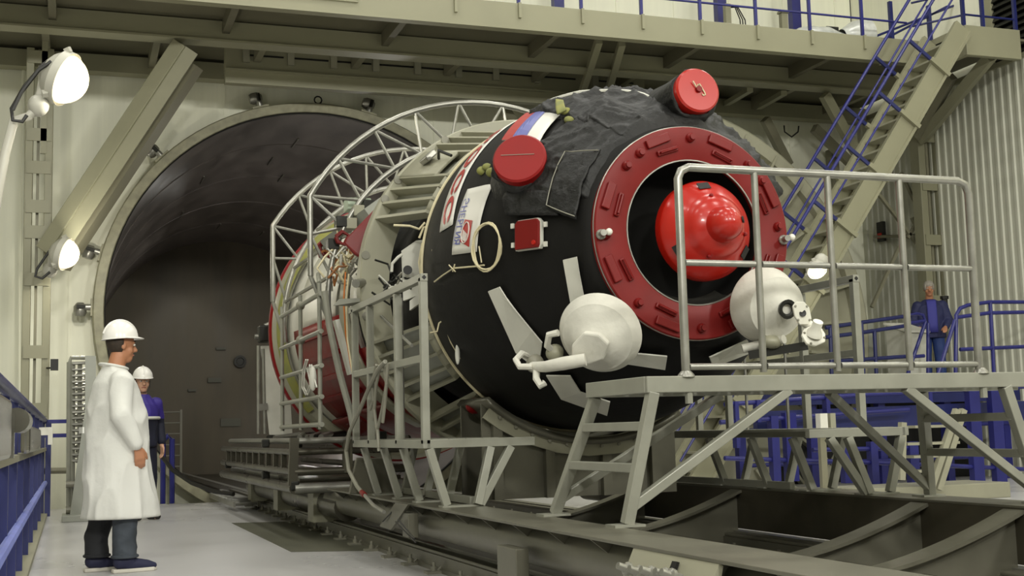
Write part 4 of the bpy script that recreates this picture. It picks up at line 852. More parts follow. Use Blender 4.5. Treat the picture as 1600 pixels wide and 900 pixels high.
# curved cross frames
def saddle(Y_, th, tr_mat='trolley_steel'):
    n = 28; pts = []
    for i in range(n + 1):
        s_ = -1 + 2*i/n; pts.append((XA + s_*1.16, .16 + (PZT - .03 - .16) * abs(s_)**1.7))
    lower = [(x, .06) for x, z in pts[::-1]]
    MB().prism([V(x, Y_, z) for x, z in pts + lower], (0, .02, 0)).build('cross_web', tr_mat, tr)
    MB().grid([[V(x, Y_ - th/2, z), V(x, Y_ + th/2, z)] for x, z in pts]).build('cross_flange', tr_mat, tr, solid=.02)
for Y_ in (3.6, 4.4, 5.55, 6.35, 8.55, 10.2): saddle(Y_, .16)
MB().tube([(XA - .2, TY0, .12), (XA - .2, TY1, .12)], .09, 16).build('centre_pipe', 'trolley_steel', tr, smooth=True)
MB().tube([(XA + .55, 3.0, .10), (XA + .55, TY1, .10)], .05, 12).build('centre_pipe', 'trolley_dark', tr, smooth=True)
# valve fittings at the front side
vf = thing('valve_cluster', atx(985, 888, 2.0), 'cluster of small brass valve fittings on the trolley side', 'valves')
for i, (u, v) in enumerate(((968, 884), (986, 889), (1004, 890), (1026, 893), (1036, 894))):
    p = atx(u, v, 2.04); k = MB().lathe([(0, .02), (.03, .02), (.035, .028), (.05, .028), (.055, .016), (.09, .014), (.09, 0)], p + V(.07, 0, -.03), V(-.75, -.1, .3), 12).build('valve', 'galvanised', vf, smooth=True)
    MB().tube([p + V(.05, .0, -.02), p + V(.1, 0, -.1)], .014, 8).build('stub', 'cream_metal', vf)
# cradle under the hull
cr = thing('cradle', (XA, 8.9, PZT), 'curved olive steel cradle holding the black hull on trolley', 'cradle')
def cradle_arc(r, a0, a1, y, n=20): return [rp(a0 + (a1 - a0)*i/n, r, y) for i in range(n + 1)]
for Y_ in (8.62, 9.12):
    top = cradle_arc(1.30, 229, 302, Y_); m = MB().prism(top + [V(top[-1].x, Y_, PZT - .02), V(top[0].x, Y_, PZT - .02)], (0, .02, 0)); m.build('cradle_web', 'trolley_steel', cr)
MB().grid([[rp(229 + 73*i/24, 1.29, 8.5), rp(229 + 73*i/24, 1.29, 9.2)] for i in range(25)]).build('cradle_flange', 'trolley_steel', cr, smooth=True, solid=.05)
MB().prism([rp(a, 1.26, 8.55) for a in (232, 238, 248, 258, 268, 278, 288, 298, 300)] + [rp(a, 1.40, 8.55) for a in (300, 298, 288, 278, 268, 258, 248, 238, 232)], (0, .03, 0)).build('cradle_rim', 'cream_metal', cr)
for x in (XA - .75, XA - .35, XA + .1, XA + .5): MB().box(x - .035, x + .035, 8.56, 8.62, PZT - .02, ZA - math.sqrt(1.36**2 - (x - XA)**2)).build('stiffener', 'trolley_steel', cr)
for i in range(12): 
    a = 236 + i*6; p = rp(a, 1.33, 8.54); MB().lathe([(0, .012), (.015, .012), (.015, 0)], p, (0, -1, 0), 8).build('bolt', 'hose_grey', cr)
# side gusset box seen through the left frame
gx = thing('gusset_box', (2.6, 9.9, PZT), 'grey folded steel gusset box on trolley behind the left frame', 'support')
MB().prism([aty(u, v, 10.0) for u, v in ((556, 716), (612, 716), (618, 772), (545, 772))], V(.05, .25, 0)).build('body', 'trolley_steel', gx, bevel=.01); MB().beam(aty(571, 722, 9.97), aty(586, 770, 9.97), .02, .02).build('edge', 'galvanised', gx)
# ================================================================== rails on the floor
for nm, x0, x1, lab in (('rail', 2.38, 2.66, 'near steel crane rail on the floor running into the chamber'), ('rail', 4.68, 4.96, 'far steel crane rail under the trolley')):
    t = thing(nm, ((x0 + x1)/2, 10, 0), lab, 'rail')
    MB().box(x0 - .01, x1, 2.0, 19.15, 0, .03).build('foot', 'trolley_steel', t); MB().box(x0, x1 - .05, 2.0, 19.15, .03, .11).build('web', 'trolley_steel', t); MB().box(x0 + .01, x1 - .01, 2.0, 20.5, .105, .135).build('head', 'galvanised' if False else 'trolley_steel', t, bevel=.01)
    MB().box(x0 + .09, x1 - .09, 2.0, 33, .135, .145).build('running_strip', 'galvanised', t)
    y = 5.2
    while y < 18.8:
        k = MB().box(x0 - .11, x0 + .01, y - .05, y + .05, 0, .018).build('clip', 'hose_grey', t); MB().lathe([(0, .022), (.03, .022), (.03, .012), (.06, .012), (.06, 0)], (x0 - .05, y, .018), (0, 0, 1), 8).build('clip_bolt', 'hose_grey', k)
        MB().prism([(x0 - .03, y - .01, .018), (x0 + .05, y - .01, .018), (x0 + .05, y - .01, .09)], (0, .02, 0)).build('clip_web', 'hose_grey', k); y += .62
# ================================================================== bridge platform over the trolley
bp = thing('bridge_platform', (XA, 5.85, PZT), 'pale steel bridge platform with guard rail in front of red disc', 'platform')
DZ = 1.185; BY0, BY1 = 5.5, 6.2; BX0, BX1 = 2.62, 5.45
def bb(nm, a, b, w, h, up=(0, 0, 1), mt='frame_paint', par=bp): return MB().beam(a, b, w, h, up).build(nm, mt, par, bevel=.004)
for y in (BY0, BY1): bb('stringer', (BX0, y, DZ - .035), (BX1, y, DZ - .035), .05, .08)
bb('end_beam', (BX0 + .02, BY0, DZ - .035), (BX0 + .02, BY1 + .03, DZ - .035), .05, .08)
n = 14
for i in range(n): x = BX0 + .1 + (BX1 - BX0 - .15)*i/(n - 1); MB().box(x - .092, x + .092, BY0 + .025, BY1 - .025, DZ - .004, DZ + .006).build('deck_plank', 'frame_paint', bp)
LT = DZ - .07
legs = {}
for y, fy, nm in ((BY0, 5.566, 'n'), (BY1, 6.52, 'f')):
    legs[nm, 'l'] = (V(2.53, fy, PZT + .012), V(2.66, y, LT)); legs[nm, 'r'] = (V(5.02, fy, PZT + .012), V(4.76, y, LT))
for (nm, sd), (f_, t_) in legs.items():
    bb('leg', f_, t_, .055, .055, (0, 1, 0)); MB().box(f_.x - .09, f_.x + .07, f_.y - .06, f_.y + .06, PZT, PZT + .012).build('foot_plate', 'frame_paint', bp)
for sd in 'lr':
    (f0, t0), (f1, t1) = legs['n', sd], legs['f', sd]
    for s_ in (.42, .74): bb('rung', f0.lerp(t0, s_), f1.lerp(t1, s_), .05, .045)
for nm in 'nf':
    (f0, t0), (f1, t1) = legs[nm, 'l'], legs[nm, 'r']
    bb('diagonal', f0.lerp(t0, .12), V(3.42, t0.y, LT), .045, .05, (0, 1, 0)); bb('diagonal', f1.lerp(t1, .06), V(4.12, t1.y, LT), .045, .05, (0, 1, 0))
GRT, GRM, GRB = 2.235, 1.752, 1.235; gx0, gx1 = 2.845, 4.61
c_ = [V(gx0, BY0, DZ)] + [V(gx0, BY0, GRT - .06), V(gx0 + .018, BY0, GRT - .02), V(gx0 + .06, BY0, GRT)] + [V(gx1 - .07, BY0, GRT), V(gx1 - .02, BY0, GRT - .02), V(gx1, BY0, GRT - .07), V(gx1 - .01, BY0, DZ)]
MB().tube(c_, .0215, 12).build('guard_rail', 'galvanised', bp, smooth=True)
px = [gx0, 3.28, 3.715, 4.16, gx1]
for a, b in zip(px, px[1:]):
    for z in (GRM, GRB): MB().tube([(a + .02, BY0, z), (b - .02, BY0, z)], .0165, 10).build('cross_rail', 'galvanised', bp, smooth=True)
for x in px[1:-1]: MB().tube([(x, BY0, DZ + .02), (x, BY0, GRT)], .018, 10).build('guard_post', 'galvanised', bp, smooth=True)
for x in (gx0, gx1): MB().lathe([(0, .045), (.012, .04), (.03, .024), (.03, 0)], (x, BY0, DZ), (0, 0, 1), 12).build('post_base', 'galvanised', bp, smooth=True); MB().tube([(x + .01, BY0, LT - .06), (x + .01, BY0, LT)], .02, 8).build('stub', 'frame_paint', bp)
# ================================================================== side work platforms, left and mirrored right
def side_platform(name, label, mir, Y0=7.72, P0=7.72):
    def X(x): return 2*XA - x if mir else x
    t = thing(name, (X(2.4), 8.7, PZT), label, 'platform')
    def B(nm, a, b, w, h, up=(0, 0, 1)): return MB().beam((X(a[0]), a[1], a[2]), (X(b[0]), b[1], b[2]), w, h, up).build(nm, 'frame_paint', t, bevel=.003)
    Z = .875; Y1 = 9.80; xo, xi = 2.13, 2.86
    B('edge_beam', (xo, Y0, Z), (xi + (.0), Y0, Z), .05, .055); B('edge_beam', (xo, Y0 - .025, Z), (xo, Y1, Z), .05, .055); B('edge_beam', (xi - .3, Y0, Z), (xi - .3, Y1, Z), .05, .055); B('edge_beam', (xo, Y1, Z), (xi - .3, Y1, Z), .05, .055)
    for i in range(4):
        x = xo + .05 + i*.115; MB().box(min(X(x), X(x + .105)), max(X(x), X(x + .105)), Y0 + .03, Y1 - .03, Z + .012, Z + .03).build('deck_plank', 'frame_paint', t)
    for y in (Y0 + .0, Y0 + .66, Y0 + 1.23, Y0 + 1.88):
        B('leg', (2.26, y, PZT + .01), (xo + .02, y, Z - .03), .05, .05, (0, 1, 0)); B('leg', (2.45, y - .05, PZT + .01), (2.56, y, Z - .03), .05, .05, (0, 1, 0))
        MB().box(min(X(2.22), X(2.5)), max(X(2.22), X(2.5)), y - .05, y + .05, PZT, PZT + .01).build('foot_plate', 'frame_paint', t)
    B('leg', (2.47, Y0 - .04, PZT + .01), (2.70, Y0, Z - .03), .05, .05, (0, 1, 0))
    B('foot_rail', (2.46, 7.8, PZT + .03), (2.46, 9.6, PZT + .03), .04, .05)
    ZT_ = 1.94; ys = (P0, P0 + .68, 9.25, 9.78)
    for y in ys: B('post', (xo, y, Z), (xo, y, ZT_ - (.0 if y in (P0, 9.78) else .03)), .05, .05)
    B('top_rail', (xo, P0 - .03, ZT_), (xo, Y1 + .1, ZT_), .05, .05); B('mid_rail', (xo, P0, 1.42), (xo, Y1, 1.42), .045, .05)
    MB().lathe([(0, .016), (.002, .016), (.002, 0)], (X(xo), P0 - .03, ZT_), (0, -1, 0), 4).build('tube_end', 'black_void', t)
    for y in (8.15, 8.75): MB().tube([(X(xo + .12), y, Z), (X(xo + .12), y, ZT_ - .02)], .012, 8).build('inner_tube', 'galvanised', t)
    MB().tube([(X(xo + .1), 9.3, ZT_ - .1), (X(xo + .1), 8.4, 1.55)], .012, 8).build('inner_brace', 'galvanised', t)
    return t
side_platform('work_platform', 'pale steel side platform with tall guard frame left of black hull', False)
side_platform('work_platform', 'pale steel side platform partly hidden on the far side of trolley', True, 6.95, 7.4)
sh = thing('shelf_bracket', aty(545, 475, 9.9), 'thin flat steel shelf at the top of left guard frame', 'shelf')
MB().prism([aty(u, v, 9.9) for u, v in ((530, 467), (583, 465), (583, 468), (520, 478))], V(.3, .1, .01)).build('plate', 'frame_paint', sh)
# hoses draped over the left platform rail
def hose(lab, pts, r, X_, mt='hose_grey'): return tag(MB().tube([atx(u, v, X_) for u, v in pts], r, 8).build('hose', mt, smooth=True), lab, 'hose')
hs_ = hose('long grey hose from left frame curving down to the trolley pipe', ((602, 565), (590, 578), (575, 610), (560, 645), (546, 675), (541, 705), (545, 735), (558, 760), (566, 770)), .016, 2.06)
MB().tube([atx(u, v, 2.06) for u, v in ((565, 769), (570, 774))], .02, 8).build('red_coupling', 'red_matte', hs_); MB().tube([atx(u, v, 2.06) for u, v in ((570, 774), (584, 790), (600, 800))], .014, 8).build('chain', 'galvanised', hs_)
for i, pts in enumerate((((594, 572), (588, 600), (585, 640), (590, 680), (592, 700)), ((600, 570), (604, 600), (597, 640), (590, 670), (592, 705)), ((606, 568), (604, 598), (602, 625), (598, 660)), ((588, 570), (582, 600), (584, 625), (578, 640)))): hose(('thin grey hose hanging straight down the left guard frame', 'thin grey hose bowed right on the left guard frame', 'short thin hose at the right of the hose bundle', 'short thin hose at the left of the hose bundle')[i], pts, .012, 2.08)
# ================================================================== tube stack at the trolley's rear
tk = thing('tube_ladder_stack', (2.2, 13, .4), 'stack of dark steel tube frames lying on the trolley rear', 'frames')
SX0, SX1, SY0, SY1 = 1.93, 3.0, 11.5, 17.2
for z, rr in ((.47, .05), (.62, .035), (.80, .03), (.90, .03)):
    MB().tube([(SX0 + (.0 if z < .85 else .1), SY0, z), (SX0 + (.0 if z < .85 else .1), SY1, z)], rr, 10).build('long_tube', 'galvanised' if z > .85 else 'stack_steel', tk, smooth=True)
    MB().tube([(SX0, SY0, z), (SX1, SY0, z)], rr, 10).build('cross_tube', 'galvanised' if z in (.47, .9) else 'stack_steel', tk, smooth=True)
    MB().tube([(SX1, SY0, z), (SX1, SY1, z)], rr, 10).build('long_tube', 'stack_steel', tk, smooth=True)
for i in range(11): y = SY0 + .1 + i*.5; MB().beam((SX0, y, .62), (SX0, y, .80), .05, .035).build('rung', 'stack_steel', tk)
MB().beam((SX0 - .02, SY0, .5), (SX0, SY0, .93), .08, .06).build('corner_post', 'stack_steel', tk); MB().tube([(2.42, SY0, .6), (2.42, SY0, .9)], .05, 10).build('short_post', 'stack_steel', tk)
MB().tube([(2.85, SY0 + .2, .6), (2.85, SY0 + .2, .9)], .04, 10).build('short_post', 'stack_steel', tk)
for x, y, z in ((SX0, SY0, .5), (SX0, 13.3, .55), (SX0, 16.6, .6), (SX0 + .1, SY0 + .4, .88), (2.75, SY0, .93), (SX0, 13.3, .88)): MB().box(x - .04, x + .04, y - .035, y + .035, z - .045, z + .04).build('coupler', 'dark_metal', tk, bevel=.012)
MB().box(SX0 + .1, SX1, SY0 + .3, SY1, .5, .55).build('tray', 'stack_steel', tk)
for i in range(10): MB().tube([(SX0 + .2 + random.uniform(0, .6), 11.7 + i*.4, .93), (SX0 + .3 + random.uniform(0, .6), 11.9 + i*.4, .96)], .03, 8).build('loose_fitting', random.choice(('galvanised', 'dark_metal')), tk)
for y in (12.2, 14.4, 16.6): MB().box(2.2, 2.6, y - .15, y + .15, .12, .42).build('support_block', 'cream_metal', tk)
MB().tube([(2.36, 11.2, .30), (2.36, 17.2, .30)], .13, 16).build('base_tube', 'stack_steel', tk, smooth=True)
rw = thing('roller_row', (2.15, 17.5, .1), 'row of bright metal rollers leading into the chamber', 'rollers')
for i in range(14): y = 16.5 + i*.27; MB().tube([(2.0, y, .11), (2.28, y, .11)], .035, 10).build('roller', 'galvanised', rw, smooth=True)
MB().box(1.97, 2.0, 16.4, 20.2, .06, .13).build('side_bar', 'galvanised', rw); MB().box(2.28, 2.31, 16.4, 20.2, .06, .13).build('side_bar', 'trolley_steel', rw)
# ================================================================== left fence and fittings
fx = -.32
fn = thing('blue_fence', (fx, 11, 0), 'blue barred fence along the left edge of the floor', 'fence')
MB().tube([(fx, 4.6, 1.235), (fx, 17.5, 1.235)], .036, 10).build('top_rail', 'blue_dark', fn, smooth=True)
MB().box(fx - .05, fx + .03, 4.6, 17.5, .84, .88).build('ledge', 'beige_dark', fn); MB().tube([(fx + .02, 4.6, .43), (fx + .02, 17.3, .43)], .03, 8).build('lower_rail', 'rope_blue', fn, smooth=True)
MB().box(fx - .06, fx + .05, 4.6, 17.5, 0, .04).build('kerb', 'beige_steel', fn)
for u in (-8, 10.5, 24.5, 35, 44, 51, 58, 63, 67.5, 71): y_ = atx(u, 800, fx).y; MB().box(fx - .05, fx + .005, y_ - .03, y_ + .03, .04, 1.22).build('bar', 'blue_dark', fn)
for (u0, u1, z0, z1, lab) in ((-12, 22, .885, 1.13, 'large brushed steel box on the fence ledge, nearest'), (50, 66, .885, 1.06, 'small brushed steel box on the fence ledge, farthest')):
    ya, yb = atx(u0, 690, fx + .1).y, atx(u1, 690, fx + .1).y; tag(MB().box(fx + .035, fx + .09, ya, yb, z0, z1).build('steel_box', 'brushed_steel', bevel=.02), lab, 'box')
p = atx(26, 680, fx + .1); hb = thing('steel_funnel', (p.x, p.y, .885), 'brushed steel funnel between two steel boxes on the fence', 'funnel')
MB().box(fx + .035, fx + .09, p.y, p.y + .06, .885, 1.08).build('plate', 'brushed_steel', hb); MB().lathe([(0, .0), (0, .055), (.5, .055), (1.6, .02), (1.6, 0)], (fx + .095, p.y + .08, 1.05), (0, 1, 0), 20).build('cone', 'brushed_steel', hb, smooth=True)
p = aty(68, 676, 15.5); tag(MB().box(p.x - .05, p.x + .1, 15.4, 15.6, p.z - .03, p.z + .06).box(p.x + .05, p.x + .1, 15.4, 15.6, p.z - .14, p.z - .03).build('white_bracket', 'white_paint'), 'small white bracket at the far end of the fence', 'bracket')
# far blue rail behind the fence
fr = thing('floor_railing', aty(80, 780, 17.4), 'short blue floor railing left of the ladder rack', 'railing')
for v in (659, 681): MB().beam(aty(70, v, 17.4), aty(112, v - 1, 17.4), .04, .05).build('rail', 'blue_paint', fr)
MB().beam(aty(76, 660, 17.4), V(aty(76, 660, 17.4).x, 17.4, 0), .07, .07).build('post', 'blue_dark', fr)
MB().tube([aty(60, 736, 17.5), aty(112, 735, 17.5)], .04, 8).build('pipe', 'beige_dark', fr)
# ladder rack
lk = thing('ladder_rack', atz(135, 812, 0), 'tall grey ladder rack leaning behind the man in white', 'rack')
Y_ = 16.3
for u in (107, 113, 124): MB().tube([aty(u + 1, 566, Y_), V(aty(u, 800, Y_).x, Y_, 0.03)], .028, 8).build('upright', 'frame_paint', lk, smooth=True)
MB().tube([aty(108, 570, Y_), aty(111, 559, Y_), aty(134, 559, Y_)], .025, 8).build('top_bend', 'frame_paint', lk, smooth=True)
for i in range(17): v = 568 + i*9.5; MB().tube([aty(113, v, Y_ - .05), aty(134, v - 1, Y_ - .05)], .018, 6).build('rung', 'galvanised', lk, smooth=True)
for i in range(9): v = 585 + i*16; MB().tube([aty(116, v, Y_ + .1), aty(134, v, Y_ + .1), aty(132, v + 8, Y_ + .1), aty(118, v + 8, Y_ + .1)], .018, 6).build('wire_loop', 'galvanised', lk)
MB().prism([aty(u, v, 16.1) for u, v in ((133, 556), (150, 556), (150, 620), (128, 812), (108, 812), (133, 640))], V(0, .06, 0)).build('side_plank', 'grey_panel', lk)
MB().beam(aty(152, 700, 16.2), aty(150, 808, 16.2), .06, .05).build('rear_post', 'dark_metal', lk)
b_ = aty(135, 805, 16.2); MB().box(b_.x - .28, b_.x + .32, 15.9, 16.5, 0, .08).build('base', 'grey_panel', lk, bevel=.01)
for v in (757, 797): p = aty(103, v, 16.2); MB().tube([p, p + V(.14, 0, 0)], .04, 8).build('clamp', 'hose_grey', lk)
# blue barrier post and cable by the chamber mouth
bo = thing('barrier_post', atz(262, 787, 0), 'short blue barrier post right of the man in violet jacket', 'post')
p = atz(262, 787, 0); MB().tube([V(p.x - .07, p.y, 0), V(p.x - .07, p.y, .92), V(p.x, p.y, 1.0), V(p.x + .06, p.y, .95), V(p.x + .06, p.y, 0)], .04, 8).build('post', 'blue_paint', bo, smooth=True)
tag(MB().tube([aty(252, 712, 18.8), aty(270, 735, 18.6), aty(300, 755, 18.2), aty(335, 768, 17.8), aty(365, 772, 17.5)], .03, 8).build('floor_cable', 'cable_black', smooth=True), 'thick black cable sloping down from the barrier post to the rail', 'cable')
tag(MB().prism([atz(u, v, .004) for u, v in ((362, 817), (444, 815), (700, 858), (455, 862))], (0, 0, -.003)).build('floor_shadow_patch', 'concrete_and_shadow'), 'dark olive painted shadow patch on the pale floor beside the rail', 'plate')  # cast shadow beside the trolley drawn as a flat dark patch
# ================================================================== people
def capsule(m, a, b, ra, rb, n=14):
    a, b = Vector(a), Vector(b); m.tube([a, a.lerp(b, .5), b], [ra, (ra + rb)/2, rb], n); m.ball(a, ra, n, 8); m.ball(b, rb, n, 8); return m
def remesh(m, voxel, it=4, fac=.5):
    me = bpy.data.meshes.new('tmp'); me.from_pydata([tuple(v) for v in m.v], [], m.f); me.update(); o = bpy.data.objects.new('tmp', me); COL.objects.link(o)
    r = o.modifiers.new('r', 'REMESH'); r.mode = 'VOXEL'; r.voxel_size = voxel
    if it: s_ = o.modifiers.new('s', 'SMOOTH'); s_.iterations = it; s_.factor = fac
    dg = bpy.context.evaluated_depsgraph_get(); e = bpy.data.meshes.new_from_object(o.evaluated_get(dg)); out = MB(); out.v = [v.co.copy() for v in e.vertices]; out.f = [tuple(p.vertices) for p in e.polygons]
    bpy.data.objects.remove(o); return out
def place(m, loc, yaw):
    R_ = Matrix.Rotation(math.radians(yaw), 3, 'Z'); m.v = [R_ @ v + Vector(loc) for v in m.v]; return m
def head_parts(c, yaw, pitch=0):
    """returns a mapper from head space (x forward, y left, z up, centre of head) to figure space"""
    R_ = Matrix.Rotation(math.radians(yaw), 3, 'Z') @ Matrix.Rotation(math.radians(pitch), 3, 'Y')
    return lambda x, y, z: Vector(c) + R_ @ V(x, y, z), R_
def add_head(m, H, R_):
    m.ball(H(0, 0, .035), (.098, .078, .092), 20, 14, R_); m.ball(H(.02, 0, -.03), (.076, .064, .088), 18, 12, R_); m.ball(H(.055, 0, -.085), (.04, .042, .035), 14, 10, R_)
    capsule(m, H(.095, 0, .02), H(.118, 0, -.022), .010, .016, 10); m.ball(H(.108, .013, -.026), .011, 8, 6); m.ball(H(.108, -.013, -.026), .011, 8, 6)
    m.ball(H(.083, .033, .034), (.015, .024, .009), 10, 6, R_); m.ball(H(.083, -.033, .034), (.015, .024, .009), 10, 6, R_)
    m.ball(H(.088, 0, -.062), (.014, .026, .014), 10, 6, R_)
    for s_ in (-1, 1): m.ball(H(-.005, s_*.079, -.002), (.022, .010, .034), 10, 8, R_); m.ball(H(.05, s_*.045, -.03), (.03, .022, .03), 10, 8, R_)
def hand(m, w, d, side, out):
    """w wrist, d pointing down the hand, side = across the knuckles, out = palm normal"""
    w, d, side, out = Vector(w), Vector(d).normalized(), Vector(side).normalized(), Vector(out).normalized()
    for k in (-1.2, -.4, .4, 1.2): capsule(m, w + d*.01 + side*.010*k, w + d*.085 + side*.021*k, .018, .014, 10)
    for k, ln in ((-1.5, .062), (-.5, .078), (.5, .084), (1.5, .074)):
        a = w + d*.085 + side*.0215*k; b = a + d*ln*.5 + out*ln*.16; c = b + d*ln*.40 + out*ln*.38; capsule(m, a, b, .0105, .0098, 8); capsule(m, b, c, .0098, .0085, 8)
    a = w + d*.03 + side*.032; b = a + d*.035 + side*.022 + out*.015; c = b + d*.035 + side*.004 + out*.012; capsule(m, a, b, .014, .012, 8); capsule(m, b, c, .012, .0095, 8)
def loft(m, secs, n=28):
    rows = []
    for z, cx_, rx, ry in secs: rows.append([V(cx_ + rx*math.cos(2*math.pi*k/n), ry*math.sin(2*math.pi*k/n), z) for k in range(n)])
    o = len(m.v)
    for r in rows: m.v += r
    for i in range(len(rows) - 1):
        for k in range(n): m.f.append((o+i*n+k, o+i*n+(k+1) % n, o+(i+1)*n+(k+1) % n, o+(i+1)*n+k))
    m.f.append(tuple(o + k for k in range(n))[::-1]); m.f.append(tuple(o + (len(rows)-1)*n + k for k in range(n))); return m
def folds(m, amp, sc_, seed, stretch=(1, 1, .45)):
    out = []
    for v in m.v: q = V(v.x*stretch[0], v.y*stretch[1], v.z*stretch[2])*sc_ + V(seed, seed*2, 0); w_ = (1 - abs(noise.noise(q)))**3 - .4; c = V(0, 0, v.z); d = (v - c); d.z = 0; out.append(v + d.normalized()*amp*w_ if d.length > 1e-5 else v)
    m.v = out; return m
def helmet(par, H, R_, loc, yaw, tilt=0):
    m = MB(); n = 40; rows = []
    T = Matrix.Rotation(math.radians(tilt), 3, 'Y')
    def q(x, y, z): p = T @ V(x, y, z); return H(p.x*.95 - .006, p.y, p.z + .048)
    for i in range(9):
        t = i/8*math.pi/2; rows.append([q(.138*math.cos(t)*math.cos(a), .118*math.cos(t)*math.sin(a), .135*math.sin(t) + .01) for a in [2*math.pi*k/n for k in range(n)]])
    m2 = MB(); o = 0
    for r in rows: m2.v += r
    for i in range(8):
        for k in range(n): m2.f.append((i*n+k, i*n+(k+1) % n, (i+1)*n+(k+1) % n, (i+1)*n+k))
    k_ = place(m2, loc, yaw).build('helmet', 'helmet_white', par, smooth=True, angle=1.2)
    # brim
    rb = [[], []]
    for k in range(n + 1):
        a = 2*math.pi*k/n; ext = .010 + .040*max(0, math.cos(a))**2; rb[0].append(q(.136*math.cos(a), .116*math.sin(a), .012)); rb[1].append(q((.136 + ext)*math.cos(a), (.116 + ext*.7)*math.sin(a), .006 - .01*max(0, math.cos(a))))
    place(MB().grid(rb), loc, yaw).build('brim', 'helmet_white', k_, smooth=True, solid=.005)
    pts = [q((.139*math.cos(t)), 0, .136*math.sin(t) + .012) for t in [math.pi*i/20 for i in range(2, 19)]]; place(MB().tube(pts, .007, 6), loc, yaw).build('ridge', 'helmet_white', k_, smooth=True)
    return k_
def face(par, H, R_, loc, yaw, brow='hair_dark'):
    for s_ in (-1, 1):
        place(MB().ball(H(.089, s_*.033, .016), (.010, .015, .009), 10, 8, R_), loc, yaw).build('eye', 'white_paint', par, smooth=True); place(MB().ball(H(.097, s_*.033, .016), .006, 8, 6), loc, yaw).build('iris', 'eye_dark', par, smooth=True)
        place(MB().tube([H(.096, s_*.015, .040), H(.097, s_*.033, .047), H(.085, s_*.052, .040)], .005, 6), loc, yaw).build('eyebrow', brow, par)
    place(MB().tube([H(.093, .024, -.060), H(.102, 0, -.058), H(.093, -.024, -.060)], .006, 6), loc, yaw).build('mouth', 'lips', par, smooth=True)
def hair(par, H, R_, loc, yaw, mt, full):
    m = MB(); n = 24; rows = []
    for i in range(8):
        t = i/7; row = []
        for k in range(n + 1):
            a = math.radians(95 + 170*k/n) if not full else math.radians(40 + 280*k/n)
            zz = -.055 + t*(.10 if not full else .19); r = math.sqrt(max(.05, 1 - ((zz - .035)/.10)**2)); row.append(H(.106*math.cos(a)*r, .086*math.sin(a)*r, zz))
        rows.append(row)
    m.grid(rows); place(m, loc, yaw).build('hair', mt, par, smooth=True, solid=.010)
    if full: place(MB().ball(H(-.005, 0, .062), (.102, .083, .082), 20, 12, R_), loc, yaw).build('hair_crown', mt, par, smooth=True)
# ---- man in the white coat
L1, YW1 = V(.315, 9.72, 0), 12
p1 = thing('person', L1, 'man in long white coat and white helmet standing in profile, left', 'person')
H, R_ = head_parts((.03, 0, 1.645), 6, 4)
m = MB()
for s_, kx, ax_ in ((-1, .04, .04), (1, -.03, -.10)):
    capsule(m, (0, s_*.10, .93), (kx, s_*.11, .50), .095, .065); capsule(m, (kx, s_*.11, .50), (ax_, s_*.11, .09), .062, .042); capsule(m, (ax_, s_*.11, .07), (ax_ + .14, s_*.12, .045), .042, .036)
loft(m, [(.90, 0, .13, .17), (1.05, .03, .16, .17), (1.25, .01, .15, .18), (1.40, -.01, .11, .17), (1.47, 0, .06, .08)])
capsule(m, (-.02, 0, 1.42), (.015, 0, 1.57), .066, .062)
for s_, el, wr in ((-1, (-.03, -.265, 1.12), (.09, -.27, .90)), (1, (-.03, .265, 1.12), (.07, .27, .88))):
    capsule(m, (-.01, s_*.19, 1.39), el, .058, .046); capsule(m, el, wr, .044, .030); hand(m, wr, (.18, 0, -1), (1, 0, .15), (0, -s_*1, 0))
add_head(m, H, R_)
body = place(remesh(m, .0085, 4), L1, YW1).build('body', 'skin', p1, smooth=True, angle=2)
face(body, H, R_, L1, YW1); hair(body, H, R_, L1, YW1, 'hair_dark', False)
helmet(p1, H, R_, L1, YW1, -8)
m = MB(); loft(m, [(.385, .04, .275, .27), (.40, .04, .275, .27), (.62, .025, .245, .255), (.85, .01, .225, .245), (1.0, .01, .212, .235), (1.12, .01, .205, .235), (1.26, 0, .185, .235), (1.37, -.015, .155, .222), (1.43, -.02, .12, .165), (1.48, -.02, .088, .10), (1.50, -.015, .082, .09)])
for s_, el, wr in ((-1, (-.03, -.275, 1.12), (.075, -.275, .93)), (1, (-.03, .275, 1.12), (.06, .275, .91))):
    capsule(m, (-.01, s_*.19, 1.375), el, .088, .078); capsule(m, el, wr, .076, .058)
coat = folds(remesh(m, .014, 3), .026, 6.0, 3.3); place(coat, L1, YW1).build('coat', 'coat_cloth', p1, smooth=True, angle=2.5)
place(MB().tube([V(-.02 + .1*math.cos(a), .1*math.sin(a), 1.495 - .02*math.cos(a)) for a in [2*math.pi*k/24 for k in range(24)]], .010, 8, True), L1, YW1).build('collar', 'coat_cloth', p1, smooth=True)
place(MB().beam((-.245, -.06, 1.03), (-.245, .06, 1.03), .012, .045), L1, YW1).build('back_belt', 'coat_cloth', p1)
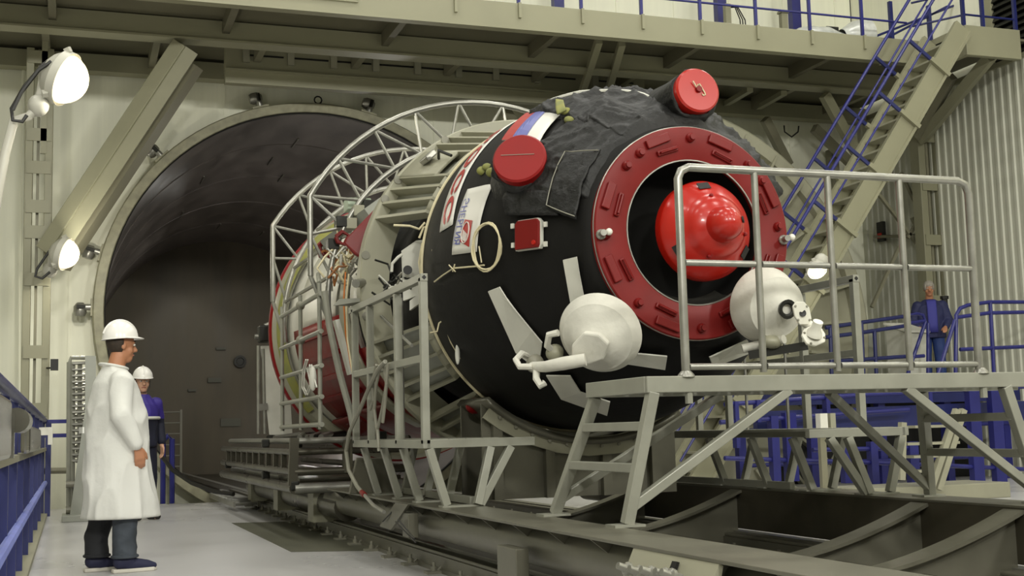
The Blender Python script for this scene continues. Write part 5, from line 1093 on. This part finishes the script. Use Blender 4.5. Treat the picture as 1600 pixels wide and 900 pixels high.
for s_, kx, ax_, mt in ((-1, .045, .045, 'denim_worn_lit'), (1, -.03, -.10, 'denim_shaded')):  # same trousers: near leg coloured as lit, far leg as shaded
    m = MB(); capsule(m, (.0, s_*.10, .86), (kx, s_*.112, .50), .11, .092); m.tube([(kx, s_*.112, .52), (ax_ - .005, s_*.112, .25), (ax_, s_*.112, .105)], [.092, .085, .088], 16)
    place(folds(remesh(m, .012, 2), .012, 9, s_ + 5, (1, 1, 1.2)), L1, YW1).build('trouser_leg', mt, p1, smooth=True, angle=2.5)
    place(MB().tube([V(ax_ + .088*math.cos(a), s_*.112 + .088*math.sin(a), .115) for a in [2*math.pi*k/20 for k in range(20)]], .012, 6, True), L1, YW1).build('cuff', mt, p1, smooth=True)
    m = MB(); capsule(m, (ax_ - .035, s_*.115, .075), (ax_ + .02, s_*.115, .08), .052, .058); capsule(m, (ax_ + .02, s_*.115, .06), (ax_ + .16, s_*.125, .045), .052, .036); capsule(m, (ax_ + .16, s_*.125, .045), (ax_ + .205, s_*.128, .038), .036, .024)
    sh_ = place(remesh(m, .009, 3), L1, YW1).build('shoe', 'shoe_navy', p1, smooth=True, angle=2.5)
    o_ = [(-.09, -.035), (-.095, 0), (-.09, .035), (0, .045), (.12, .05), (.2, .035), (.235, 0), (.2, -.04), (.12, -.05), (0, -.045)]
    place(MB().prism([V(ax_ + a, s_*.118 + b, 0) for a, b in o_], (0, 0, .028)), L1, YW1).build('sole', 'shoe_sole', sh_, bevel=.008)
# ---- man in the violet jacket
L2, YW2 = V(.80, 15.65, 0), -62
p2 = thing('person', L2, 'man in violet and navy work jacket and white helmet, looking back', 'person')
H, R_ = head_parts((.02, 0, 1.635), -22, 4); m = MB()
for s_ in (-1, 1): capsule(m, (0, s_*.10, .92), (.01, s_*.11, .50), .09, .062); capsule(m, (.01, s_*.11, .50), (-.01, s_*.11, .09), .06, .042); capsule(m, (0, s_*.11, .06), (.15, s_*.12, .04), .042, .034)
loft(m, [(.9, 0, .12, .16), (1.05, 0, .12, .15), (1.25, 0, .12, .17), (1.40, -.01, .10, .17), (1.46, 0, .06, .08)]); capsule(m, (-.01, 0, 1.42), (.01, 0, 1.56), .062, .058)
for s_ in (-1, 1): capsule(m, (0, s_*.19, 1.39), (-.04, s_*.25, 1.12), .055, .045); capsule(m, (-.04, s_*.25, 1.12), (.06, s_*.24, .88), .043, .03); hand(m, (.06, s_*.24, .88), (.2, 0, -1), (1, 0, .1), (0, -s_, 0))
add_head(m, H, R_); body = place(remesh(m, .009, 4), L2, YW2).build('body', 'skin_pale', p2, smooth=True, angle=2); face(body, H, R_, L2, YW2); hair(body, H, R_, L2, YW2, 'hair_dark', False); helmet(p2, H, R_, L2, YW2)
place(MB().tube([H(.03, .079, .02), H(.03, .078, -.06), H(.06, .03, -.125), H(.06, -.03, -.125), H(.03, -.078, -.06), H(.03, -.079, .02)], .005, 5), L2, YW2).build('chin_strap', 'cable_black', p2)
m = MB(); loft(m, [(.86, 0, .16, .195), (1.1, 0, .155, .195), (1.25, 0, .16, .215), (1.37, -.01, .14, .215), (1.44, -.01, .10, .14), (1.49, 0, .078, .085)])
for s_ in (-1, 1): capsule(m, (0, s_*.19, 1.375), (-.04, s_*.255, 1.14), .085, .072); 
jm = folds(remesh(m, .014, 3), .014, 8, 9); jv = MB(); jn = MB()
for f_ in jm.f:
    c = sum((jm.v[i] for i in f_), V(0, 0, 0)) / len(f_); (jv if c.z > 1.2 else jn).f.append(f_)
for b_ in (jv, jn):
    used = sorted({i for f_ in b_.f for i in f_}); mp = {i: k for k, i in enumerate(used)}; b_.v = [jm.v[i].copy() for i in used]; b_.f = [tuple(mp[i] for i in f_) for f_ in b_.f]
place(jv, L2, YW2).build('jacket_yoke', 'jacket_violet', p2, smooth=True, angle=2.5); place(jn, L2, YW2).build('jacket_body', 'navy_cloth', p2, smooth=True, angle=2.5)
for s_ in (-1, 1):
    m = MB(); capsule(m, (-.04, s_*.255, 1.15), (.05, s_*.245, .93), .07, .055); place(remesh(m, .014, 2), L2, YW2).build('sleeve', 'navy_cloth', p2, smooth=True, angle=2.5)
place(MB().tube([V(.166*math.cos(a), .216*math.sin(a), 1.205) for a in [2*math.pi*k/28 for k in range(28)]], .018, 8, True), L2, YW2).build('reflective_stripe', 'white_sheet', p2, smooth=True)
for s_ in (-1, 1):
    m = MB(); capsule(m, (0, s_*.095, .95), (.01, s_*.11, .5), .105, .085); m.tube([(.01, s_*.11, .5), (-.01, s_*.11, .08)], [.085, .075], 14); place(folds(remesh(m, .013, 2), .01, 9, s_), L2, YW2).build('trouser_leg', 'navy_cloth', p2, smooth=True, angle=2.5)
    m = MB(); capsule(m, (-.03, s_*.11, .06), (.02, s_*.11, .065), .048, .052); capsule(m, (.02, s_*.11, .05), (.17, s_*.125, .042), .048, .036); place(remesh(m, .011, 2), L2, YW2).build('shoe', 'cable_black', p2, smooth=True)
# ---- far man in navy
L3, YW3 = V(13.28, 16.95, PZ), -122
p3 = thing('person', L3, 'grey haired man in navy jacket and blue shirt on the side platform', 'person')
H, R_ = head_parts((.03, 0, 1.645), 0, 6); m = MB()
for s_ in (-1, 1): capsule(m, (0, s_*.10, .92), (.01, s_*.11, .50), .09, .062); capsule(m, (.01, s_*.11, .50), (-.01, s_*.11, .09), .06, .042); capsule(m, (0, s_*.11, .06), (.15, s_*.12, .04), .042, .034)
loft(m, [(.9, 0, .13, .17), (1.05, .02, .15, .17), (1.25, .01, .14, .18), (1.40, -.01, .11, .17), (1.46, 0, .06, .08)]); capsule(m, (-.01, 0, 1.42), (.02, 0, 1.56), .066, .06)
for s_ in (-1, 1): capsule(m, (0, s_*.19, 1.39), (.0, s_*.27, 1.12), .055, .045); capsule(m, (.0, s_*.27, 1.12), (.20, s_*.20, 1.0), .043, .03); hand(m, (.20, s_*.20, 1.0), (.9, -s_*.2, -.35), (0, s_*-1, 0), (0, 0, -1))
add_head(m, H, R_); body = place(remesh(m, .010, 4), L3, YW3).build('body', 'skin', p3, smooth=True, angle=2); face(body, H, R_, L3, YW3, 'hair_grey'); hair(body, H, R_, L3, YW3, 'hair_grey', True)
m = MB(); loft(m, [(.84, 0, .175, .225), (1.0, .0, .18, .225), (1.2, 0, .175, .23), (1.36, -.015, .15, .225), (1.43, -.02, .11, .15), (1.48, -.01, .085, .09)])
for s_ in (-1, 1): capsule(m, (0, s_*.19, 1.375), (.0, s_*.28, 1.12), .085, .075); capsule(m, (.0, s_*.28, 1.12), (.17, s_*.215, 1.015), .072, .055)
place(folds(remesh(m, .014, 3), .014, 8, 2), L3, YW3).build('jacket', 'navy_jacket', p3, smooth=True, angle=2.5)
m = MB(); rows = [[V(.02 + rx*math.cos(a), .185*math.sin(a), z) for a in [math.radians(-20 + 48*k/8) for k in range(9)]] for z, rx in ((.92, .19), (1.05, .195), (1.2, .185), (1.32, .165), (1.42, .13), (1.46, .09))]
place(m.grid(rows), L3, YW3).build('shirt', 'blue_shirt', p3, smooth=True, solid=.01)
for s_ in (-1, 1):
    m = MB(); capsule(m, (0, s_*.095, .95), (.01, s_*.11, .5), .11, .088); m.tube([(.01, s_*.11, .5), (-.01, s_*.11, .06)], [.088, .08], 14); place(folds(remesh(m, .013, 2), .01, 9, s_), L3, YW3).build('trouser_leg', 'trouser_blue', p3, smooth=True, angle=2.5)
    m = MB(); capsule(m, (-.03, s_*.11, .06), (.02, s_*.11, .065), .048, .052); capsule(m, (.02, s_*.11, .05), (.17, s_*.125, .042), .048, .036); place(remesh(m, .011, 2), L3, YW3).build('shoe', 'cable_black', p3, smooth=True)
